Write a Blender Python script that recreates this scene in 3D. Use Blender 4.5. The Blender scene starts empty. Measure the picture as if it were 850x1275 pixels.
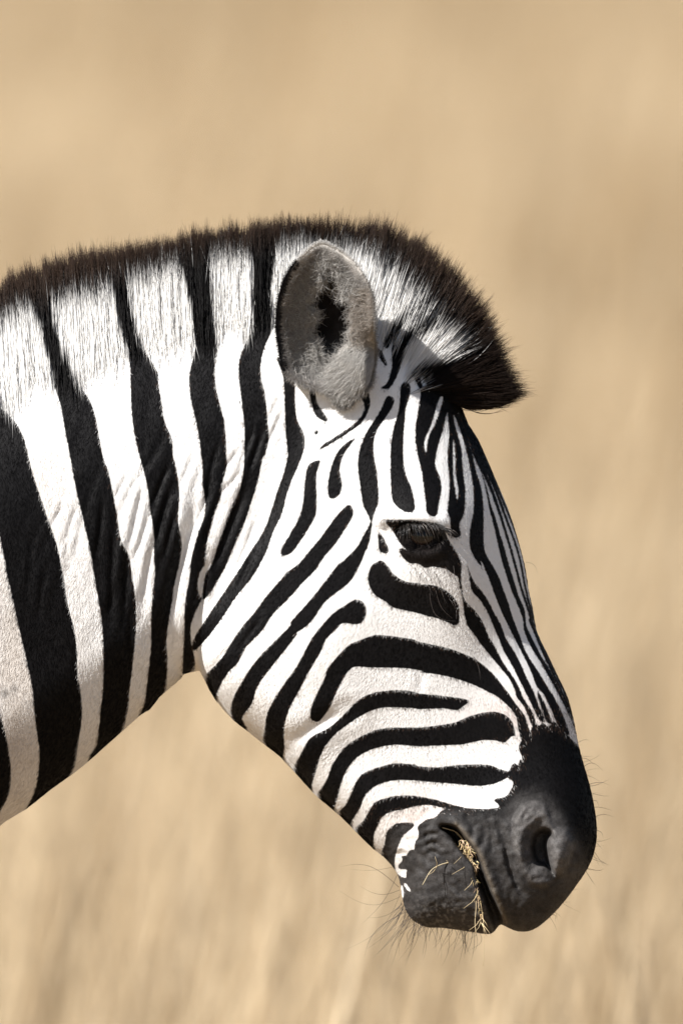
import bpy, math, random
import numpy as np
from mathutils import Vector

rng = np.random.default_rng(7)
random.seed(7)
sc = bpy.context.scene
col = sc.collection

# ------------------------------------------------------------------ camera
S = 0.0008                      # metres per traced unit
CX, CY = 425.0, 637.5           # centre of the traced outline
PITCH = math.radians(3.5)
DIST = 18.0
ZC = 1.35                       # height of the middle of the head and neck above the ground
cp, sp = math.cos(PITCH), math.sin(PITCH)
cam_d = bpy.data.cameras.new('camera')
cam = bpy.data.objects.new('camera', cam_d)
col.objects.link(cam)
cam.location = (0, -DIST * cp, ZC + DIST * sp)
cam.rotation_euler = (math.pi / 2 - PITCH, 0, 0)
cam_d.sensor_fit = 'VERTICAL'
cam_d.sensor_height = 36.0
cam_d.lens = 36.0 * DIST / (1275 * S)
cam_d.clip_start = 0.5
cam_d.clip_end = 6000
cam_d.dof.use_dof = True
cam_d.dof.focus_distance = DIST - 0.07
cam_d.dof.aperture_fstop = cam_d.lens / 132.0
sc.camera = cam

# ------------------------------------------------------------------ light
L = Vector((-0.61, -0.46, 0.72)).normalized()       # towards the sun
world = bpy.data.worlds.new('World')
sc.world = world
world.use_nodes = True
wn = world.node_tree
wn.nodes.clear()
sky = wn.nodes.new('ShaderNodeTexSky')
sky.sky_type = 'NISHITA'
sky.sun_disc = False
sky.sun_elevation = math.asin(L.z)
sky.sun_rotation = math.atan2(L.x, L.y)
bg = wn.nodes.new('ShaderNodeBackground')
bg.inputs['Strength'].default_value = 0.05
wo = wn.nodes.new('ShaderNodeOutputWorld')
wn.links.new(sky.outputs[0], bg.inputs[0])
wn.links.new(bg.outputs[0], wo.inputs[0])
sun_d = bpy.data.lights.new('sun', 'SUN')
sun_d.energy = 5.0
sun_d.angle = math.radians(0.5)
sun_d.color = (1.0, 0.97, 0.93)
sun = bpy.data.objects.new('sun', sun_d)
col.objects.link(sun)
sun.rotation_euler = (-L).to_track_quat('-Z', 'Y').to_euler()
sun.location = (-8, -8, 10)
sc.view_settings.view_transform = 'Standard'
sc.view_settings.look = 'None'
sc.view_settings.exposure = 0.96
sc.view_settings.gamma = 1.0
sc.cycles.max_bounces = 8
sc.cycles.transparent_max_bounces = 8


# ------------------------------------------------------------------ helpers: space
def to_world(px, yd, py):
    """traced units (x right, y down) and depth (units, + away from the camera) -> metres, shape (n,3)"""
    x = (np.asarray(px, float) - CX) * S
    z = (CY - np.asarray(py, float)) * S
    y = np.asarray(yd, float) * S
    k = 1.0 + y / DIST * 0.0
    return np.stack([x * k, y * cp + z * sp, ZC - y * sp + z * cp], -1)


def tag(o, label=None, cat=None, group=None, kind=None):
    if label: o['label'] = label
    if cat: o['category'] = cat
    if group: o['group'] = group
    if kind: o['kind'] = kind
    return o


def mesh_obj(name, verts, faces, mat, parent=None, smooth=True, attrs=None):
    me = bpy.data.meshes.new(name)
    verts = np.asarray(verts, np.float32)
    if isinstance(faces, np.ndarray):
        nf, k = faces.shape
        me.vertices.add(len(verts)); me.vertices.foreach_set('co', verts.ravel())
        me.loops.add(nf * k); me.loops.foreach_set('vertex_index', faces.astype(np.int32).ravel())
        me.polygons.add(nf)
        me.polygons.foreach_set('loop_start', np.arange(0, nf * k, k, dtype=np.int32))
        me.update(calc_edges=True)
    else:
        me.from_pydata(verts.tolist(), [], faces)
    me.validate()
    if smooth:
        me.polygons.foreach_set('use_smooth', np.ones(len(me.polygons), bool))
    for an, (ty, data) in (attrs or {}).items():
        a = me.attributes.new(an, ty, 'POINT')
        if ty == 'FLOAT':
            a.data.foreach_set('value', np.asarray(data, np.float32).ravel())
        else:
            a.data.foreach_set('color', np.asarray(data, np.float32).ravel())
    me.materials.append(mat)
    o = bpy.data.objects.new(name, me)
    col.objects.link(o)
    if parent: o.parent = parent
    return o


def hair_obj(name, pts, radius, cols, mat, parent=None):
    """pts (n,k,3) metres, radius (n,k), cols (n,k,3)"""
    n, k, _ = pts.shape
    hc = bpy.data.hair_curves.new(name)
    hc.add_curves([k] * n)
    hc.attributes['position'].data.foreach_set('vector', pts.astype(np.float32).ravel())
    ra = hc.attributes.get('radius') or hc.attributes.new('radius', 'FLOAT', 'POINT')
    ra.data.foreach_set('value', radius.astype(np.float32).ravel())
    ca = hc.attributes.new('hair_col', 'FLOAT_COLOR', 'POINT')
    c4 = np.ones((n, k, 4), np.float32); c4[..., :3] = cols
    ca.data.foreach_set('color', c4.ravel())
    hc.materials.append(mat)
    o = bpy.data.objects.new(name, hc)
    col.objects.link(o)
    if parent: o.parent = parent
    return o


# ------------------------------------------------------------------ helpers: 2-D maps of the animal's side
def t(tile, pts):
    ox, oy, sc_ = TILES[tile]
    v = np.array([float(q) for q in pts.replace(',', ' ').split()]).reshape(-1, 2)
    return np.stack([ox + v[:, 0] / sc_, oy + v[:, 1] / sc_], 1)


TILES = {'A': (0, 270, 4.25), 'B': (180, 270, 4.25), 'C': (0, 560, 4.25), 'D': (180, 560, 4.25),
         'E': (0, 800, 4.25), 'F': (220, 760, 4.25), 'G': (330, 440, 4.25), 'H': (460, 440, 4.25),
         'I': (340, 680, 4.25), 'J': (520, 680, 4.25), 'K': (350, 900, 4.25), 'L': (550, 900, 4.25),
         'Z': (400, 240, 850 / 300), 'R': (330, 290, 5.3125), 'Q': (470, 630, 850 / 120), 'M': (480, 1000, 850 / 150), 'V': (620, 960, 829 / 130),
         'Y': (570, 500, 4.25), 'X': (480, 1000, 8.5), 'P': (0, 0, 1.0)}


def cat(*a):
    return np.concatenate(a, 0)


def smooth_closed(p, n=4):
    p0, p1, p2, p3 = np.roll(p, 1, 0), p, np.roll(p, -1, 0), np.roll(p, -2, 0)
    out = []
    for i in range(n):
        u = i / n
        out.append(0.5 * ((2 * p1) + (-p0 + p2) * u + (2 * p0 - 5 * p1 + 4 * p2 - p3) * u * u + (-p0 + 3 * p1 - 3 * p2 + p3) * u ** 3))
    return np.stack(out, 1).reshape(-1, 2)


def smooth_open(p, n=4):
    q = cat(p[:1] * 2 - p[1:2], p, p[-1:] * 2 - p[-2:-1])
    out = []
    for i in range(n):
        u = i / n
        p0, p1, p2, p3 = q[:-3], q[1:-2], q[2:-1], q[3:]
        out.append(0.5 * ((2 * p1) + (-p0 + p2) * u + (2 * p0 - 5 * p1 + 4 * p2 - p3) * u * u + (-p0 + 3 * p1 - 3 * p2 + p3) * u ** 3))
    return cat(np.stack(out, 1).reshape(-1, 2), p[-1:])


def poly_dist(X, Y, p, closed=True):
    d = np.full(X.shape, 1e9)
    ins = np.zeros(X.shape, bool)
    q = np.roll(p, -1, 0) if closed else p[1:]
    for (ax, ay), (bx, by) in zip(p, q):
        ex, ey = bx - ax, by - ay
        l2 = ex * ex + ey * ey + 1e-9
        u = np.clip(((X - ax) * ex + (Y - ay) * ey) / l2, 0, 1)
        d = np.minimum(d, (X - ax - u * ex) ** 2 + (Y - ay - u * ey) ** 2)
        if closed and ay != by:
            c = (ay > Y) != (by > Y)
            ins ^= c & (X < ax + (Y - ay) * ex / ey)
    d = np.sqrt(d)
    return np.where(ins, -d, d) if closed else d


def line_dist(X, Y, p):
    return poly_dist(X, Y, p, closed=False)


class Map:
    """regular grid over the side of the animal, sampled bilinearly"""
    def __init__(self, step, x0=-300, x1=780, y0=240, y1=1220):
        self.s, self.x0, self.y0 = step, x0, y0
        self.xs = np.arange(x0, x1 + step, step, dtype=float)
        self.ys = np.arange(y0, y1 + step, step, dtype=float)
        self.X, self.Y = np.meshgrid(self.xs, self.ys)

    def sample(self, A, x, y):
        fx = np.clip((x - self.x0) / self.s, 0, A.shape[1] - 1.001)
        fy = np.clip((y - self.y0) / self.s, 0, A.shape[0] - 1.001)
        ix, iy = fx.astype(int), fy.astype(int)
        ux, uy = fx - ix, fy - iy
        return (A[iy, ix] * (1 - ux) * (1 - uy) + A[iy, ix + 1] * ux * (1 - uy)
                + A[iy + 1, ix] * (1 - ux) * uy + A[iy + 1, ix + 1] * ux * uy)


def blur(A, sig):
    r = int(3 * sig + 1)
    k = np.exp(-0.5 * (np.arange(-r, r + 1) / sig) ** 2); k /= k.sum()
    B = np.pad(A, r, mode='edge')
    B = sum(k[i] * B[i:i + A.shape[0], :] for i in range(2 * r + 1))
    return sum(k[i] * B[:, i:i + A.shape[1]] for i in range(2 * r + 1))


def tps(ctrl):
    c = np.array(ctrl, float)
    P, v = c[:, :2] / 100.0, c[:, 2]
    def U(r2): return 0.5 * r2 * np.log(r2 + 1e-9)
    n = len(P)
    r2 = ((P[:, None] - P[None]) ** 2).sum(-1)
    A = np.zeros((n + 3, n + 3))
    A[:n, :n] = U(r2) + np.eye(n) * 0.15
    A[:n, n] = 1; A[:n, n + 1:] = P; A[n, :n] = 1; A[n + 1:, :n] = P.T
    w = np.linalg.solve(A, np.concatenate([v, np.zeros(3)]))
    def f(X, Y):
        x, y = X / 100.0, Y / 100.0
        out = w[n] + w[n + 1] * x + w[n + 2] * y
        for i in range(n):
            out = out + w[i] * U((x - P[i, 0]) ** 2 + (y - P[i, 1]) ** 2)
        return out
    return f


def vnoise(x, y, seed=0):
    """smooth value noise, unit cell"""
    r = np.random.default_rng(seed).random((256, 256))
    ix, iy = np.floor(x).astype(int), np.floor(y).astype(int)
    ux, uy = x - ix, y - iy
    ux, uy = ux * ux * (3 - 2 * ux), uy * uy * (3 - 2 * uy)
    g = lambda a, b: r[a & 255, b & 255]
    return (g(ix, iy) * (1 - ux) * (1 - uy) + g(ix + 1, iy) * ux * (1 - uy) + g(ix, iy + 1) * (1 - ux) * uy + g(ix + 1, iy + 1) * ux * uy)


def sstep(a, b, x):
    u = np.clip((x - a) / (b - a), 0, 1)
    return u * u * (3 - 2 * u)


# ------------------------------------------------------------------ the coat's markings (the animal's own stripes)
STRIPES = [
    cat(t('E', '-300,60 -60,150 0,225 15,370 40,470 62,600 68,690 55,800 0,905 -60,1050 -300,1400')),
    cat(t('A', '-260,800 -120,880 0,1000 50,1045 100,1100 135,1170'), t('C', '153,0 185,130 225,250 270,380 310,500 345,660 365,800 400,940 415,1060 420,1200'),
        t('E', '430,220 440,310 440,400 425,500 410,600 395,665 330,780 200,900 120,960 155,860 190,780 210,690 218,570 205,480 190,330 180,220 160,130'),
        t('C', '180,1275 150,1100 110,930 75,760 55,690 40,590 15,480 0,410 -80,200 -260,60')),
    cat(t('A', '170,440 215,580 245,690 265,800 295,900 325,990 345,1090 365,1200'), t('C', '372,0 390,100 415,230 440,330 465,440 490,560 510,690 535,830 550,950 555,1100 551,1275'),
        t('E', '540,330 530,430 515,540 480,610 540,680 640,500 665,420 685,330 690,230'),
        t('C', '690,1275 712,1100 722,1000 728,870 720,760 705,660 690,560 650,480 625,340 605,230 580,110'),
        t('A', '553,1275 530,1150 510,1050 480,970 430,900 390,830 350,730 320,650 285,540 240,400')),
    cat(t('A', '590,360 625,500 640,590 665,680 690,770 695,870 700,1000 710,1110'), t('C', '735,0 765,110 790,220 800,320 820,440 820,560 825,650 810,800 805,900 805,1000 800,1080 780,1250'),
        t('E', '770,310 745,390 790,440 830,360'), t('D', '115,1280 125,1100 120,1020 130,920 150,800 165,700 185,620 200,540 200,470 185,400 185,330 190,230 180,150 165,60'),
        t('B', '155,1275 150,1180 110,1080 95,980 80,900 75,830 40,770 0,700'), t('A', '730,620 700,500 670,340')),
    cat(t('B', '185,250 225,370 240,450 260,560 272,640 270,700 250,790 238,870 245,950 265,1040 285,1130'),
        t('D', '300,0 310,100 310,180 325,270 320,350 290,430 270,500 250,580 240,680 225,760 215,850 215,930 210,1030 205,1130 205,1200 250,1200 270,1130 258,1060 248,980 250,920 275,850 305,790 290,760 285,700 300,640 320,610 328,580 335,490 350,420 380,320 410,240 415,180 440,80'),
        t('B', '437,1275 435,1200 425,1080 400,990 380,890 375,800 385,720 385,660 370,560 360,440 345,300 325,170')),
    cat(t('B', '560,130 580,280 570,400 580,500 575,590 540,660 505,750 500,830 510,930 520,1020 530,1120'),
        t('D', '530,0 525,110 505,210 460,310 420,420 395,490 375,560 350,620 325,660 315,720 308,790 340,770 380,710 430,620 460,550 490,480 530,390 560,300 590,210 610,130 625,50'),
        t('B', '640,1260 660,1170 650,1050 640,940 615,830 625,730 655,650 680,590 680,530 665,400 690,250 685,90')),
    cat(t('G', '60,20 90,100 100,160 105,300 110,420 120,520'), t('D', '755,50 735,130 700,230 665,340 640,410 600,480 560,540 510,620 465,690 410,770 350,860 290,950 260,1010 262,1065 320,1010 370,950 420,880 465,810 500,760 560,690 610,610 650,530 680,440 715,370 740,300'),
        t('G', '110,770 140,680 175,600 205,520 213,460 200,410 170,350 160,250 157,150 120,60')),
    t('G', '232,190 245,260 262,320 290,350 320,362 332,350 300,300 275,260 262,190'),
    t('G', '262,410 282,412 278,430 264,430'),
    t('G', '500,215 540,205 556,260 540,320 505,375 450,415 390,455 330,490 285,512 310,482 360,450 420,410 470,375 510,330 525,280'),
    t('G', '478,450 440,500 410,550 395,610 402,660 408,700 395,745 360,770 335,755 332,700 345,620 370,550 400,500 440,468'),
    t('G', '285,565 235,585 215,640 208,720 200,800 175,880 130,960 90,1030 85,1060 110,1070 150,1045 200,975 240,910 270,850 275,770 272,690 275,630 290,580'),
    cat(t('G', '440,800 385,850 340,910 290,980 230,1050 180,1110 110,1160'), t('D', '760,640 700,710 640,780 590,850 530,920 480,990 430,1070 375,1140'),
        t('F', '150,350 175,430 195,480 230,400 280,320 330,270 370,190 450,110'), t('I', '0,360 80,280 150,200 220,130'), t('G', '310,1080 370,1010 430,920 465,855 462,820')),
    cat(t('G', '640,232 610,300 560,380 520,450 495,530 490,610 500,690 515,790 535,840 550,872 552,900 520,960 480,1030 410,1100'), t('I', '340,100 270,190 190,290 100,390'),
        t('F', '600,80 530,150 460,220 400,290 350,370 310,440 290,500 285,560 320,620 365,650 360,600 350,560 400,490 430,400 500,300 580,200 640,120'),
        t('I', '120,460 200,400 270,300 340,240 420,170'), t('G', '530,1050 555,980 566,900 572,870 585,830 600,780 597,700 590,620 575,540 575,470 590,410 630,350 670,290 682,250 665,230')),
    cat(t('I', '435,280 480,300 492,350 470,400 430,412 370,405 330,440 280,490 260,540 220,610 180,680 140,760 100,830 75,890 60,960 60,1040'),
        t('F', '570,730 545,800 460,720 470,600 480,540 520,460 580,370 630,300 670,230 700,170 740,110'), t('I', '310,360 370,317')),
    cat(t('I', '195,900 205,840 235,770 270,700 290,640 340,580 400,520 470,490 540,467 640,475 740,490'), t('J', '0,502 150,535 260,575 330,615 400,680 440,730 480,780 520,840 560,890 580,950 600,1020 560,1080 545,1030 525,960 520,920 505,880 460,830 410,790 350,760 290,730 200,700 100,675 0,665'),
        t('I', '790,660 720,645 620,640 520,640 430,635 390,670 360,720 330,780 300,850 265,900 240,925 215,922')),
    cat(t('I', '110,1165 150,1090 175,1040 210,1000 290,960 350,910 400,860 450,810 520,775 600,760 680,758 760,770'), t('J', '0,775 100,785 180,795 250,806 268,820 230,850 200,865 130,855 0,860'),
        t('I', '750,855 650,850 580,850 510,870 440,910 380,950 330,990 280,1050 250,1110 230,1180 205,1260'), t('K', '140,390 50,290')),
    cat(t('K', '185,400 235,310 265,230 300,170 340,120 400,80 480,40 560,22 700,20'), t('J', '0,955 100,945 190,930 260,900 330,880 390,872 450,885 490,920 505,960 512,1000 490,1005 465,1030 440,1035 400,1025 330,1025 240,1045 150,1050 0,1055'),
        t('K', '770,122 680,118 600,112 500,130 430,160 380,200 340,260 315,330 300,390 265,470')),
    cat(t('K', '285,500 340,430 370,370 395,310 430,265 500,235 600,210 700,215'), t('J', '0,1160 100,1165 200,1155 300,1150 380,1155 430,1175 475,1190 490,1205 470,1222 410,1250 330,1265 250,1260 140,1250 0,1240'),
        t('K', '760,305 680,300 600,300 520,320 470,350 440,390 420,440 390,490 345,550')),
    cat(t('K', '385,575 430,520 460,470 490,420 530,400 600,382 680,380 760,390'), t('L', '0,412 80,435 150,447 250,452 240,470 100,462 0,446'),
        t('K', '790,432 720,435 640,455 570,470 530,500 510,540 490,590 478,670')),
    t('K', '690,525 620,525 580,545 555,580 545,640 530,680 530,720 600,800 605,720 615,660 640,600 670,570 700,545'),
    # muzzle and lower lip
    cat(t('L', '0,456 60,454 150,456 230,450 300,440 270,402 330,385 360,350 372,310 345,285 345,265 375,210 400,222 408,190 428,205'),
        t('J', '545,1110 530,1050 575,1000 590,985 610,935 640,948 655,930 690,952 715,925 745,955 780,985 830,1040 920,1100'),
        t('L', '860,480 880,600 840,800 720,1020 500,1180 330,1180 200,1180'), t('X', '300,1500 0,1200 40,900 90,700 110,620 160,520 250,400 320,300 335,240 380,195 440,160 520,138')),
    # forehead
    t('H', '165,170 160,230 150,310 125,400 112,480 108,580 110,690 120,780 160,825 200,842 235,830 235,780 215,700 190,640 178,560 178,450 185,360 190,290 210,230 215,180 195,152'),
    t('H', '235,90 240,140 265,190 265,240 250,330 240,400 240,470 255,550 275,640 285,720 295,800 300,845 335,864 355,850 365,790 378,720 370,660 350,610 345,570 360,490 385,410 400,340 412,270 330,160'),
    t('H', '408,290 420,420 410,500 412,600 420,680 415,760 408,840 420,870 425,920 430,965 460,975 480,955 470,905 495,850 503,760 500,690 488,600 485,520 470,450 450,380 436,300'),
    cat(t('H', '445,320 475,400 502,490 525,590 540,670 547,750 545,840 527,930 525,1010 545,1070 590,1130'), t('J', '330,75 370,165 410,275 450,370 470,410 500,470 545,560 590,650 625,740 660,780 700,860 740,950 800,1000 780,930 760,880 720,800 670,720 620,640 570,560 540,480 500,380 480,310 450,230 425,160 380,80'),
        t('H', '605,1040 600,960 600,850 595,760 580,680 560,620 540,520 510,420 480,330')),
    cat(t('J', '630,762 650,795 680,855 705,930 680,930 650,855 632,800')),
    cat(t('J', '255,95 270,160 280,230 330,290 370,360 400,430 430,500 450,550 490,620 530,700 570,780 600,840 640,920 670,920 640,850 610,770 570,690 545,630 510,560 470,500 450,450 430,400 400,350 370,290 330,230 290,180 265,115')),
    cat(t('J', '205,110 215,200 230,260 240,340 255,410 290,460 340,530 390,590 440,650 480,700 510,760 520,800 560,850 600,950 620,930 600,870 560,810 520,720 480,660 440,600 410,540 370,470 340,400 300,340 250,290 232,230 222,130')),
    cat(t('Y', '50,225 85,300 115,365 135,430 150,500 165,580 185,650 205,740 225,830 250,910 280,1000 310,1070 340,1150'), t('J', '560,450 600,540 650,620 700,710 750,800 790,880 830,970 860,1060 860,1010 820,930 780,830 740,740 700,660 640,560 590,460 572,420'),
        t('Y', '350,1100 320,1030 295,950 270,870 245,780 220,700 195,610 170,540 155,470 140,420 110,330 80,250')),
    t('Y', '-10,20 20,120 50,200 70,250 105,320 160,400 215,480 190,380 140,260 80,120 40,20'),
    # patch below the eye, skin round the eye
    cat(t('I', '575,75 610,110 640,150 700,185 780,195'), t('J', '0,200 80,205 150,235 195,280 215,330 215,400 195,418 150,400 100,380 30,365'), t('I', '840,375 750,350 640,325 590,290 540,260 510,215 500,160 520,100 550,80')),
    t('H', '78,885 130,880 200,880 300,890 390,915 400,960 430,1010 460,1060 482,1110 475,1180 430,1160 400,1140 330,1128 290,1135 250,1110 210,1110 170,1075 155,1040 170,1028 195,1040 160,1005 120,940'),
    t('H', '45,945 70,970 102,1050 55,1050 45,1000'),
    # poll and forelock
    t('H', '120,-40 180,-20 160,80 135,140 100,190 55,186 90,160 110,100 118,50'),
    t('H', '30,-20 60,-15 92,60 75,62'),
    t('Z', '215,530 232,552 250,520 290,470 340,430 420,395 400,385 330,410 270,450 235,495'),
    t('Z', '255,590 280,560 330,510 430,470 480,450 400,440 330,460 290,500 262,550'),
    t('H', '232,80 290,55 400,40 560,40 760,80 860,210 760,330 560,280 490,300 440,330 410,300 350,250 320,200 270,195 240,140'),
]
LINES = [  # thin stripes down the bridge of the nose: centre line, half widths
    (cat(t('Y', '75,230 125,350 165,440 195,520 222,600 246,680 272,765 295,845 315,920 335,995 360,1070 385,1150'), t('J', '590,390 622,465 668,575 722,690 772,800 815,900')), (2.6, 1.4)),
    (cat(t('Y', '90,230 150,360 203,480 242,590 272,670 301,750 325,830 342,920 362,1020 390,1130'), t('J', '606,400 634,480 682,580 735,690 785,800 830,920')), (2.2, 1.2)),
    (cat(t('Y', '100,230 170,365 226,500 268,600 303,690 331,780 351,860 367,950 387,1060'), t('J', '600,330 618,400 645,470 693,575 745,685 795,800 841,930')), (1.8, 1.0)),
]
WHITES = [
    t('H', '372,232 386,238 370,300 345,370 315,430 300,490 298,532 289,500 292,450 320,390 345,310 360,260'),
    t('H', '268,130 288,122 300,165 322,185 300,192 278,170'),
    t('H', '438,470 446,480 450,560 452,640 466,720 460,770 450,720 440,640'),
    t('X', '325,262 250,282 185,335 155,420 122,480 102,560 95,640 108,720 145,762 208,782 214,740 215,697 145,692 130,655 172,602 168,550 215,545 250,490 300,470 306,400 342,350 338,285'),
    t('X', '168,865 185,915 186,985 160,1020 140,1000 145,930'), t('X', '190,850 215,850 235,880 262,915 245,925 215,895'),
]


def build_stripes():
    m = Map(1.0)
    D = np.full(m.X.shape, 60.0)

    def put(p, op, margin=60):
        x0 = int(max(0, p[:, 0].min() - margin - m.x0)); x1 = int(min(D.shape[1], p[:, 0].max() + margin - m.x0))
        y0 = int(max(0, p[:, 1].min() - margin - m.y0)); y1 = int(min(D.shape[0], p[:, 1].max() + margin - m.y0))
        sl = (slice(y0, y1), slice(x0, x1))
        D[sl] = op(D[sl], m.X[sl], m.Y[sl])
    for p in STRIPES:
        q = smooth_closed(p, 3)
        put(q, lambda d, X, Y: np.minimum(d, poly_dist(X, Y, q)))
    for p, (w0, w1) in LINES:
        q = smooth_open(p, 2)
        f = np.linspace(0, 1, len(q))
        w = np.interp(f, [0, .3, .6, 1.], [w0, (w0 + w1) * .42, w1 * 1.15, w1 * 1.3])
        for i in range(len(q) - 1):
            def op(d, X, Y, i=i):
                return np.minimum(d, line_dist(X, Y, q[i:i + 2]) - w[i])
            put(q[i:i + 2], op, 20)
    for p in WHITES:
        q = smooth_closed(p, 3)
        put(q, lambda d, X, Y: np.maximum(d, -poly_dist(X, Y, q)), 12)
    # stripes outside the frame, further down the neck
    X, Y = m.X, m.Y
    u = X + 0.26 * (Y - 600)
    extra = np.abs(((u + 40) % 150) - 75) - 38
    w = sstep(-30, -70, X)
    return m, D * (1 - w) + extra * w


SM, STRIPE = build_stripes()

# ------------------------------------------------------------------ body relief: half width of the animal over its side view
HEAD_FRONT = t('P', '573,503 582,527 594,546 606,572 618,600 632,633 643,666 653,703 658,735 663,757 668,786 680,812 694,842 706,868 714,899 719,926 726,952 732,973 737,994 741,1018 742,1039 739,1060 731,1081 717,1102 703,1121 686,1140 668,1155 653,1160 639,1158 628,1153')
HEAD_LOW = t('P', '622,1152 616,1160 606,1163 585,1160 550,1155 533,1155 519,1149 510,1142 503,1128 500,1112 497,1095 491,1082 477,1066 462,1054 444,1036 423,1015 398,994 385,981 368,962 352,945 347,940 329,926 305,907 289,894 267,868 255,845 246,828')
HEAD_BACK = t('P', '241,806 240,780 249,742 266,700 290,640 310,575 325,510 350,455 395,410 450,388 500,398 540,440 562,480')
HEAD = cat(HEAD_FRONT, HEAD_LOW, HEAD_BACK)
CREST = t('P', '-290,540 -150,482 0,440 60,424 120,405 200,385 260,372 330,360 400,352 460,364 510,402 545,446 568,488')
THROAT = t('P', '240,836 229,840 220,849 200,866 188,881 176,889 151,911 125,934 113,945 92,962 64,982 35,1005 12,1019 0,1028 -60,1075 -160,1170 -290,1330')
NECK = cat(CREST, t('P', '573,503 545,570 470,700 350,810'), THROAT)

W_HEAD = [(520, 480, 66), (570, 540, 62), (500, 560, 92), (560, 600, 84), (600, 620, 58), (530, 640, 124), (520, 672, 120), (480, 660, 112), (560, 680, 108), (560, 640, 106), (600, 690, 66),
          (520, 745, 104), (580, 700, 102), (584, 740, 93), (590, 780, 84), (640, 740, 46), (632, 780, 52), (640, 810, 54), (440, 600, 104), (440, 490, 84), (400, 750, 114), (320, 800, 106), (275, 810, 96), (350, 860, 100),
          (430, 830, 107), (460, 720, 110), (330, 660, 102), (350, 560, 92), (400, 500, 84), (480, 430, 58), (300, 720, 102), (520, 820, 92), (600, 850, 70), (660, 850, 55),
          (395, 905, 88), (440, 935, 78), (500, 950, 78), (450, 1000, 68), (400, 965, 68), (590, 960, 70), (540, 1000, 70), (650, 960, 64), (700, 950, 54),
          (640, 1050, 82), (690, 1050, 78), (725, 1040, 62), (600, 1090, 70), (650, 1120, 68), (545, 1090, 66), (520, 1060, 62), (575, 1140, 60), (680, 1000, 68), (560, 880, 80)]
R_HEAD = [(580, 520, 55), (640, 660, 60), (680, 820, 52), (720, 940, 52), (735, 1040, 60), (650, 1150, 50), (560, 1150, 48), (500, 1090, 45), (440, 1020, 45), (350, 940, 50),
          (290, 880, 55), (245, 810, 34), (250, 740, 40), (300, 600, 90), (350, 470, 110), (450, 400, 80), (540, 450, 60), (500, 700, 60)]
W_NECK = [(0, 600, 132), (-150, 650, 150), (-280, 700, 165), (0, 800, 142), (100, 700, 126), (200, 660, 112), (280, 600, 100), (150, 550, 106), (250, 480, 82), (330, 450, 72),
          (100, 480, 82), (0, 520, 96), (400, 420, 58), (450, 400, 50), (520, 430, 42), (150, 800, 112), (220, 770, 92), (60, 920, 122), (230, 835, 76), (-100, 1000, 140),
          (200, 400, 40), (330, 375, 36), (60, 440, 48), (-150, 500, 60), (500, 560, 60), (400, 700, 80), (320, 700, 88)]
R_NECK = [(0, 440, 50), (200, 385, 45), (400, 352, 40), (545, 446, 40), (0, 1020, 130), (120, 930, 110), (220, 850, 85), (-250, 1250, 150), (-250, 520, 60), (200, 650, 90), (400, 750, 60)]

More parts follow.
